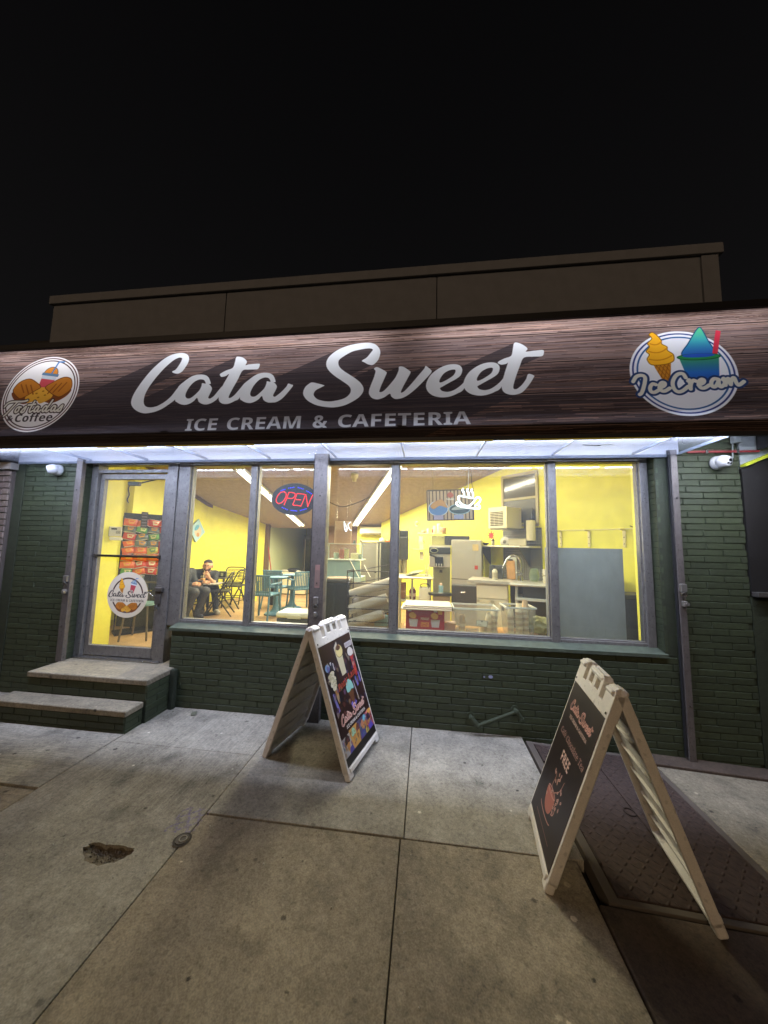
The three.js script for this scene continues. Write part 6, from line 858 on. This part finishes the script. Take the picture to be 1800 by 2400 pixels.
{
  const t = thing('ice_machine', 'big stainless ice machine between soft serve machine and worktop', 'ice machine', [0.70, FL, -2.28], R(-12)); part(t, 'body', [rbox(0.47, 1.48, 0.5, 0, 0.74, 0, 0.012)], stainlessM); part(t, 'bin_front', [rbox(0.46, 0.3, 0.04, 0, 0.62, 0.26, 0.02)], mat(0x3b3730, 0.4)); part(t, 'seam', [box(0.47, 0.008, 0.004, 0, 0.86, 0.252)], charcoalM); part(t, 'notice', [box(0.09, 0.1, 0.003, 0.14, 1.36, 0.252)], mat(0xc9b27c, 0.6)); part(t, 'badge', [box(0.05, 0.06, 0.003, 0.15, 1.05, 0.252)], mat(0xb8391f, 0.5)); part(t, 'handle', [rbox(0.08, 0.02, 0.02, -0.05, 0.66, 0.285, 0.006)], chromeM); part(t, 'side_panel', [box(0.004, 1.4, 0.44, -0.238, 0.76, 0)], mat(0xa09a78, 0.4, { metalness: 0.6 }));
  const s = thing('soft_serve_machine', 'tall stainless soft serve machine with black control head', 'soft serve machine', [0.26, FL, -2.32], R(-4)); part(s, 'cabinet', [rbox(0.28, 1.02, 0.42, 0.02, 0.52, 0, 0.01)], stainlessM); part(s, 'front_panel', [rbox(0.26, 0.48, 0.012, 0.02, 0.80, 0.216, 0.006)], mat(0x8f8f6c, 0.3, { metalness: 0.5 })); part(s, 'head', [rbox(0.34, 0.34, 0.42, -0.01, 1.20, 0.02, 0.012)], stainlessM);
  const h = part(s, 'control_band', [rbox(0.345, 0.105, 0.03, -0.01, 1.30, 0.235, 0.012)], mat(0x33383c, 0.35)); part(h, 'display', [at(cyl(0.05, 0.05, 0.006).scale(1.2, 1, 0.7), -0.1, 1.30, 0.253, Math.PI / 2)], mat(0x14171a, 0.2)); part(h, 'display_ring', [at(new THREE.TorusGeometry(0.05, 0.005, 6, 28).scale(1.2, 0.7, 1), -0.1, 1.30, 0.254)], mat(0xc9c8a0, 0.3, { metalness: 0.6 }));
  part(s, 'dispenser', [rbox(0.13, 0.15, 0.08, -0.02, 1.13, 0.27, 0.01)], mat(0x1d2226, 0.3)); for (const x of [-0.06, -0.02, 0.02]) part(s, 'spout', [cyl(0.012, 0.008, 0.05, x, 1.07, 0.31)], mat(0xb9b9b0, 0.2)); part(s, 'lever', [rod([-0.05, 1.19, 0.3], [-0.17, 1.235, 0.33], 0.014)], blackM); part(s, 'top_tray', [box(0.35, 0.02, 0.42, -0.01, 1.38, 0.02)], mat(0xc4bfa0, 0.4)); part(s, 'drip_tray', [at(cyl(0.19, 0.18, 0.035).scale(1, 1, 0.7), 0.0, 0.62, 0.3)], mat(0x2b2c26, 0.4)); part(s, 'nameplate', [box(0.045, 0.045, 0.003, 0.01, 0.97, 0.224)], mat(0x3a3b30, 0.4));
  const b = thing('blue_bottle', 'small pale blue bottle with pink cap on the drip tray', 'bottle', [0.25, FL + 0.64, -1.98]); part(b, 'bottle', [rbox(0.07, 0.12, 0.05, 0, 0.06, 0, 0.012)], mat(0x7fa0a6, 0.25)); part(b, 'cap', [rbox(0.04, 0.035, 0.035, 0, 0.135, 0, 0.006)], mat(0xd6b298, 0.4)); part(b, 'foot', [box(0.074, 0.012, 0.054, 0, 0.006, 0)], whitePlasticM);
  const m = thing('microwave_box', 'olive fronted microwave on top of the soft serve machine', 'microwave', [0.40, FL + 1.39, -2.45]); part(m, 'case', [box(0.62, 0.155, 0.35, 0.02, 0.078, 0)], mat(0x35363a, 0.5)); part(m, 'front', [box(0.21, 0.15, 0.006, -0.185, 0.078, 0.178)], mat(0x9a9664, 0.35)); part(m, 'logo_strip', [box(0.03, 0.006, 0.003, -0.11, 0.12, 0.183)], charcoalM);
  const sh = thing('white_shelf', 'white wall shelf with jars above the prep table', 'shelf', [0.13, 1.985, -2.95], R(-25)); part(sh, 'board', [box(0.5, 0.02, 0.24, 0, 0, 0)], mat(0xd9cf9e, 0.5)); part(sh, 'bracket', [rod([-0.2, -0.01, 0.1], [-0.2, -0.2, -0.1], 0.008), rod([0.1, -0.01, 0.1], [0.1, -0.2, -0.1], 0.008)], creamM);
  const jars = [['tan bowl stack at the free end of the white shelf', -0.17, 0.05, 0.03, 0x8f7a50], ['pale paper cup tower on the white shelf', -0.08, 0.035, 0.07, 0xd8cba0], ['brown spice jar on the white shelf', 0.0, 0.02, 0.07, 0x8a4a2c], ['tall clear cup stack on the white shelf', 0.06, 0.045, 0.12, 0xc9c2a2], ['cream canister on the white shelf by the microwave', 0.14, 0.045, 0.16, 0xcfc7aa], ['patterned bag of cones on the white shelf', 0.22, 0.06, 0.09, 0xb08a60]]; for (const [l, x, r, h, c] of jars) { const j = thing('shelf_jar', l, 'jar', [0.13 + x * Math.cos(R(25)), 1.995, -2.93 + x * Math.sin(R(25))]); part(j, 'jar', lathe([[0, 0], [r * 0.85, 0], [r, h], [0, h]]), mat(c, 0.5)); part(j, 'lid', cyl(r * 0.9, r, 0.012, 0, h + 0.006, 0), mat(0xcabf9a, 0.5)); }
  const s2 = thing('small_shelf', 'small white shelf with pinned paper notes', 'shelf', [-0.1, 1.685, -2.95], R(-25)); part(s2, 'board', [box(0.26, 0.018, 0.16, 0, 0, 0)], mat(0xd9cf9e, 0.5)); part(s2, 'brace', [rod([0.0, -0.01, 0.06], [0.06, -0.12, -0.06], 0.008)], creamM); for (const [i, y] of [[0, 0.17], [1, 0.06], [2, -0.12]]) part(s2, 'paper_note', [box(0.08, 0.15, 0.003, 0.01 + i * 0.01, y, -0.02)], mat([0xd8cda4, 0xcbbf96, 0xd2c8a2][i], 0.8));
}
{
  const t = thing('prep_table', 'stainless prep table on tubular legs behind the paper rolls', 'table', [-0.2, FL, -2.45], R(3)); part(t, 'top', [rbox(0.62, 0.03, 0.6, 0, 0.845, 0, 0.012)], stainlessM); part(t, 'front_roll', [rod([-0.31, 0.842, 0.30], [0.31, 0.842, 0.30], 0.018, 12)], mat(0xd6d0b4, 0.35, { metalness: 0.4 })); for (const [x, z] of [[-0.22, 0.26], [-0.02, 0.26], [0.27, 0.26], [-0.22, -0.26], [0.27, -0.26]]) part(t, 'leg', [rod([x, 0, z], [x, 0.84, z], 0.018)], mat(0xa9a893, 0.35, { metalness: 0.5 })); part(t, 'undershelf', [rbox(0.58, 0.03, 0.54, 0.02, 0.47, 0, 0.008)], mat(0x9d9c88, 0.4, { metalness: 0.4 }));
  const box1 = thing('cardboard_box', 'brown cardboard box on the prep table undershelf', 'box', [-0.40, FL + 0.49, -2.4]); part(box1, 'carton', [rbox(0.15, 0.24, 0.3, 0, 0.12, 0, 0.004)], mat(0x8a6238, 0.85)); part(box1, 'tape', [box(0.152, 0.03, 0.303, 0, 0.12, 0)], mat(0xa07a48, 0.5));
  const jar = thing('red_jar', 'dark red syrup jar on the undershelf', 'jar', [-0.2, FL + 0.49, -2.25]); part(jar, 'jar', lathe([[0, 0], [0.05, 0], [0.055, 0.14], [0.035, 0.17], [0, 0.17]]), mat(0x5c1626, 0.25)); part(jar, 'lid', cyl(0.037, 0.037, 0.02, 0, 0.18, 0), mat(0xc9b9a0, 0.5)); part(jar, 'label', lathe([[0.0545, 0.05], [0.056, 0.1]]), mat(0xb9a090, 0.6));
  const tub = thing('white_bucket', 'square white bucket on the undershelf by the soft serve machine', 'bucket', [-0.0, FL + 0.49, -2.22]); part(tub, 'bucket', [rbox(0.19, 0.21, 0.18, 0, 0.105, 0, 0.02)], mat(0xcbc9b4, 0.4)); part(tub, 'handle', [tube([[-0.06, 0.2, 0.09], [-0.06, 0.26, 0.09], [0.06, 0.26, 0.09], [0.06, 0.2, 0.09]], 0.007)], charcoalM);
  const co = thing('coffee_brewer', 'black coffee brewer towering over the prep table', 'coffee machine', [-0.43, FL + 0.86, -2.85]); part(co, 'body', [rbox(0.24, 0.42, 0.26, 0, 0.46, 0, 0.015)], mat(0x34342f, 0.5)); part(co, 'hopper', [rbox(0.22, 0.12, 0.22, 0.01, 0.73, 0, 0.02)], mat(0x2a2a26, 0.4)); part(co, 'urn', [cyl(0.06, 0.06, 0.28, -0.05, 0.14, 0.05), cyl(0.05, 0.05, 0.28, 0.06, 0.14, 0.05)], mat(0xb8ad84, 0.3, { metalness: 0.7 })); part(co, 'tap', [box(0.02, 0.04, 0.04, -0.05, 0.06, 0.12)], blackM);
  const pl = thing('plate_pile', 'pile of greenish plates and lids on the prep table', 'plates', [-0.2, FL + 0.865, -2.35]); for (let i = 0; i < 4; i++) part(pl, 'plate', [at(lathe([[0, 0], [0.1, 0.004], [0.13, 0.016], [0.1, 0.01], [0, 0.006]]), i * 0.02, 0.012 + i * 0.014, 0, 0.1, 0, 0.2)], mat(0xa9a886, 0.35)); const sp = thing('spoon_cup', 'clear cup of spoons at the edge of the prep table', 'cup', [0.03, FL + 0.865, -2.3]); part(sp, 'cup', lathe([[0.03, 0], [0.04, 0.12]]), clearPlasticM); part(sp, 'spoon', [rod([0, 0.02, 0], [0.03, 0.2, 0], 0.004), rod([0, 0.02, 0], [-0.03, 0.19, 0.01], 0.004)], creamM);
}
// ---------------------------------------------------------------- people
function fleshGeometry(bones, centre, half, res, soft) {      // bones: [a, b, ra, rb, colour]; one skin over all of them, coloured by the nearest
  const mc = new MarchingCubes(res, mat(0xffffff), false, false, 120000), h = res / 2, P = V(0, 0, 0);
  const B = bones.map(([a, b, ra, rb, c, cut]) => { const A = V(...a), D = V(...b).sub(A); return { A, D, L: Math.max(1e-9, D.lengthSq()), ra, rb, c, cut }; });
  const dist = (q, o) => { const x = q.x - o.A.x, y = q.y - o.A.y, z = q.z - o.A.z, t = Math.max(0, Math.min(1, (x * o.D.x + y * o.D.y + z * o.D.z) / o.L)); return Math.hypot(x - o.D.x * t, y - o.D.y * t, z - o.D.z * t) - (o.ra + (o.rb - o.ra) * t); };
  for (let k = 0; k < res; k++) for (let j = 0; j < res; j++) for (let i = 0; i < res; i++) {
    P.set(centre[0] + (i - h) / h * half, centre[1] + (j - h) / h * half, centre[2] + (k - h) / h * half);
    let d = 9; for (const o of B) { const e = dist(P, o); if (o.cut) { d = Math.max(d, -e); continue; } const m = Math.max(0, soft - Math.abs(d - e)) / soft; d = Math.min(d, e) - m * m * soft * 0.25; }
    mc.field[i + j * res + k * res * res] = -d;
  }
  mc.isolation = 0; mc.update();
  const n = mc.count, p = new Float32Array(n * 3), nn = new Float32Array(n * 3), col = new Float32Array(n * 3), C = new THREE.Color();
  for (let i = 0; i < n; i++) {
    P.set(centre[0] + mc.positionArray[3 * i] * half, centre[1] + mc.positionArray[3 * i + 1] * half, centre[2] + mc.positionArray[3 * i + 2] * half);
    p.set([P.x, P.y, P.z], 3 * i); nn.set([mc.normalArray[3 * i], mc.normalArray[3 * i + 1], mc.normalArray[3 * i + 2]], 3 * i);
    let best = 9, c = 0xffffff; for (const o of B) if (!o.cut) { const e = dist(P, o); if (e < best) { best = e; c = o.c; } }
    C.set(c); col.set([C.r, C.g, C.b], 3 * i);
  }
  const g = new THREE.BufferGeometry(); g.setAttribute('position', new THREE.BufferAttribute(p, 3)); g.setAttribute('normal', new THREE.BufferAttribute(nn, 3)); g.setAttribute('color', new THREE.BufferAttribute(col, 3)); return g;
}
const SKIN = 0xbd8c68, BEARD = 0x33231a;
function headBones([x, y, z], yaw, tilt, skin, hairy) {        // face towards +z turned by yaw
  const q = new THREE.Quaternion().setFromEuler(new THREE.Euler(tilt, yaw, 0, 'YXZ')), f = (a, b, c) => { const v = V(a, b, c).applyQuaternion(q); return [x + v.x, y + v.y, z + v.z]; };
  return [[f(0, 0.035, -0.015), f(0, 0.03, 0.01), 0.082, 0.078, skin], [f(0, -0.04, 0.03), f(0, -0.075, 0.045), 0.062, 0.044, hairy ? BEARD : skin], [f(0, 0.0, 0.045), f(0, 0.02, 0.05), 0.055, 0.055, skin], [f(0, 0.015, 0.098), f(0, -0.022, 0.112), 0.009, 0.016, skin], [f(-0.018, -0.05, 0.088), f(0.018, -0.05, 0.088), 0.010, 0.010, 0x83503f],
    [f(-0.032, 0.038, 0.086), f(-0.014, 0.04, 0.094), 0.008, 0.007, BEARD], [f(0.032, 0.038, 0.086), f(0.014, 0.04, 0.094), 0.008, 0.007, BEARD], [f(-0.026, 0.02, 0.088), f(-0.024, 0.02, 0.09), 0.008, 0.008, 0x2a1d17], [f(0.026, 0.02, 0.088), f(0.024, 0.02, 0.09), 0.008, 0.008, 0x2a1d17],
    [f(-0.083, 0.02, -0.005), f(-0.08, -0.02, 0.0), 0.016, 0.012, skin], [f(0.083, 0.02, -0.005), f(0.08, -0.02, 0.0), 0.016, 0.012, skin]];
}
function hairBones([x, y, z], yaw, tilt, c) { const q = new THREE.Quaternion().setFromEuler(new THREE.Euler(tilt, yaw, 0, 'YXZ')), f = (a, b, d) => { const v = V(a, b, d).applyQuaternion(q); return [x + v.x, y + v.y, z + v.z]; }; return [[f(0, 0.055, -0.04), f(0, 0.062, -0.012), 0.078, 0.074, c], [f(-0.035, 0.095, 0.03), f(0.035, 0.095, 0.03), 0.026, 0.026, c], [f(0, 0.0, -0.06), f(0, 0.03, -0.05), 0.05, 0.055, c]]; }
function handBones(w, dir, up, skin, curl = 0.5) {             // palm from the wrist along dir, fingers curling away from up
  const D = V(...dir).normalize(), U = V(...up).normalize(), S = D.clone().cross(U).normalize(), W = V(...w), at3 = (a, b, c) => { const v = W.clone().addScaledVector(D, a).addScaledVector(S, b).addScaledVector(U, c); return [v.x, v.y, v.z]; };
  const out = [[at3(0.0, 0, 0), at3(0.07, 0, 0), 0.024, 0.03, skin], [at3(0.03, -0.02, 0), at3(0.085, -0.028, 0), 0.02, 0.014, skin], [at3(0.03, 0.02, 0), at3(0.08, 0.03, 0), 0.02, 0.014, skin]];
  [[-0.033, 0.07], [-0.011, 0.082], [0.011, 0.078], [0.032, 0.06]].forEach(([s, l]) => { const k = at3(0.09, s, 0), m = at3(0.09 + l * 0.5, s * 1.1, -l * 0.22 * curl), e = at3(0.09 + l * (0.95 - 0.3 * curl), s * 1.1, -l * 0.75 * curl); out.push([k, m, 0.0098, 0.0092, skin], [m, e, 0.0092, 0.0075, skin]); });
  const a = at3(0.03, -0.035, -0.004), b = at3(0.06, -0.06, -0.012), c = at3(0.09, -0.062, -0.02); out.push([a, b, 0.012, 0.011, skin], [b, c, 0.011, 0.0085, skin]); return out;
}
const bodyM = new THREE.MeshStandardMaterial({ vertexColors: true, roughness: 0.75 });
{
  const SH = 0x1c1c1c, JE = 0x23262b, t = thing('person', 'seated man in a black shirt leaning forward with hands raised', 'person');
  const H = [-4.185, 1.265, -2.70], hipL = [-4.50, 0.90, -2.86], hipR = [-4.36, 0.90, -3.02], shA = [-4.44, 1.13, -2.68], shB = [-4.17, 1.10, -2.93], elA = [-4.37, 0.945, -2.52], elB = [-4.05, 0.93, -2.74], wrA = [-4.27, 0.985, -2.50], wrB = [-4.09, 1.06, -2.62], knA = [-4.20, 0.86, -2.50], knB = [-4.04, 0.85, -2.74], anA = [-4.17, 0.47, -2.58], anB = [-3.98, 0.47, -2.72];
  const body = fleshGeometry([[[-4.43, 0.92, -2.94], [-4.33, 1.08, -2.82], 0.135, 0.14, SH], [shA, shB, 0.075, 0.075, SH], [[-4.32, 1.08, -2.8], [-4.24, 1.16, -2.74], 0.1, 0.06, SH], [[-4.24, 1.15, -2.75], H, 0.05, 0.048, SKIN], [shA, elA, 0.06, 0.048, SH], [shB, elB, 0.06, 0.048, SH], [elA, wrA, 0.042, 0.028, SKIN], [elB, wrB, 0.042, 0.028, SKIN], [hipL, knA, 0.095, 0.068, JE], [hipR, knB, 0.095, 0.068, JE], [knA, anA, 0.066, 0.05, JE], [knB, anB, 0.066, 0.05, JE], [[-4.18, 0.42, -2.6], [-4.10, 0.41, -2.46], 0.045, 0.04, 0x4a3a34], [[-3.98, 0.42, -2.73], [-3.87, 0.41, -2.64], 0.045, 0.04, 0xc9c0ac]], [-4.2, 0.85, -2.75], 0.58, 80, 0.05);
  const head = fleshGeometry([...headBones(H, R(22), 0.12, SKIN, true)], H, 0.17, 56, 0.012), hA = fleshGeometry(handBones(wrA, [0.85, 0.15, 0.1], [0, 0.7, 0.7], SKIN, 0.5), [wrA[0] + 0.07, wrA[1], wrA[2]], 0.13, 56, 0.008), hB = fleshGeometry(handBones(wrB, [-0.45, 0.75, 0.2], [0.6, 0.2, 0.8], SKIN, 0.8), [wrB[0] - 0.03, wrB[1] + 0.05, wrB[2]], 0.13, 56, 0.008);
  part(t, 'body', mergeGeometries([body, head, hA, hB]), bodyM);
  part(t, 'hair', fleshGeometry(hairBones(H, R(22), 0.12, 0x2a2018), H, 0.18, 44, 0.02), bodyM); part(t, 'watch_band', at(new THREE.TorusGeometry(0.03, 0.006, 6, 18), wrA[0], wrA[1], wrA[2], 0, Math.PI / 2), mat(0x151515, 0.4));
}
{
  const HO = 0x2d2f31, JE = 0x3a3a3a, t = thing('person', 'seated man in a dark hooded top, partly hidden by the window frame', 'person');
  const H = [-4.350, 1.37, -2.26], shA = [-4.380, 1.17, -2.10], shB = [-4.330, 1.17, -2.44], elA = [-4.280, 0.96, -2.02], elB = [-4.210, 0.96, -2.42], wrA = [-4.080, 0.99, -2.12], wrB = [-4.060, 1.0, -2.38], hp = [-4.410, 0.90, -2.24], knA = [-3.970, 0.86, -2.06], knB = [-3.940, 0.85, -2.32], anA = [-4.110, 0.47, -2.06], anB = [-4.070, 0.47, -2.3];
  const body = fleshGeometry([[hp, [-4.370, 1.1, -2.26], 0.14, 0.145, HO], [shA, shB, 0.08, 0.08, HO], [[-4.370, 1.15, -2.26], [-4.360, 1.24, -2.26], 0.08, 0.06, HO], [[-4.360, 1.2, -2.26], H, 0.052, 0.05, SKIN], [[-4.430, 1.2, -2.26], [-4.410, 1.26, -2.26], 0.07, 0.05, HO], [shA, elA, 0.066, 0.055, HO], [shB, elB, 0.066, 0.055, HO], [elA, wrA, 0.052, 0.038, HO], [elB, wrB, 0.052, 0.038, HO], [[-4.410, 0.9, -2.16], knA, 0.1, 0.075, JE], [[-4.390, 0.9, -2.34], knB, 0.1, 0.075, JE], [knA, anA, 0.07, 0.052, JE], [knB, anB, 0.07, 0.052, JE], [[-4.110, 0.42, -2.06], [-3.990, 0.41, -2.03], 0.045, 0.04, 0x2a2826], [[-4.070, 0.42, -2.3], [-3.950, 0.41, -2.27], 0.045, 0.04, 0x2a2826]], [-4.190, 0.88, -2.24], 0.6, 80, 0.05);
  const head = fleshGeometry(headBones(H, R(80), 0.1, SKIN, false), H, 0.17, 56, 0.012), hA = fleshGeometry(handBones(wrA, [0.9, 0.1, -0.3], [0.2, 0.8, 0.5], SKIN, 0.6), [wrA[0] + 0.07, wrA[1], wrA[2]], 0.13, 56, 0.008), hB = fleshGeometry(handBones(wrB, [0.9, 0.1, 0.1], [0, 0.9, 0.4], SKIN, 0.6), [wrB[0] + 0.07, wrB[1], wrB[2]], 0.13, 56, 0.008);
  part(t, 'body', mergeGeometries([body, head, hA, hB]), bodyM); part(t, 'hair', fleshGeometry(hairBones(H, R(80), 0.1, 0x17130f), H, 0.18, 44, 0.02), bodyM);
  part(t, 'hood', at(new THREE.TorusGeometry(0.075, 0.03, 8, 20), -4.39, 1.235, -2.26, 1.35, 0, 0.3), mat(HO, 0.85));
}
// ---------------------------------------------------------------- across the street: lamps that glint in the panes
for (const [x, z, label] of [[-7.5, 13.2, 'street lamp across the road opposite the shop door'], [2.6, 14.0, 'street lamp across the road opposite the end pane']]) {
  const t = thing('street_lamp', label, 'street lamp', [x, -0.15, z], 0, 'street lamps across the road');
  part(t, 'pole', [rod([0, 0, 0], [0, 5.6, 0], 0.07, 12, 0.045)], mat(0x3a3b3c, 0.5, { metalness: 0.5 })); part(t, 'arm', tube([[0, 5.5, 0], [0, 5.85, -0.1], [0, 5.95, -0.6], [0, 5.92, -1.3]], 0.035), mat(0x3a3b3c, 0.5, { metalness: 0.5 }));
  const h = part(t, 'head', [rbox(0.24, 0.1, 0.6, 0, 5.93, -1.5, 0.04)], mat(0x4a4b4c, 0.5)); part(h, 'lens', [rbox(0.2, 0.04, 0.5, 0, 5.87, -1.5, 0.015)], glow(0xffe0b8, 9));
}
renderer.render(scene, camera);
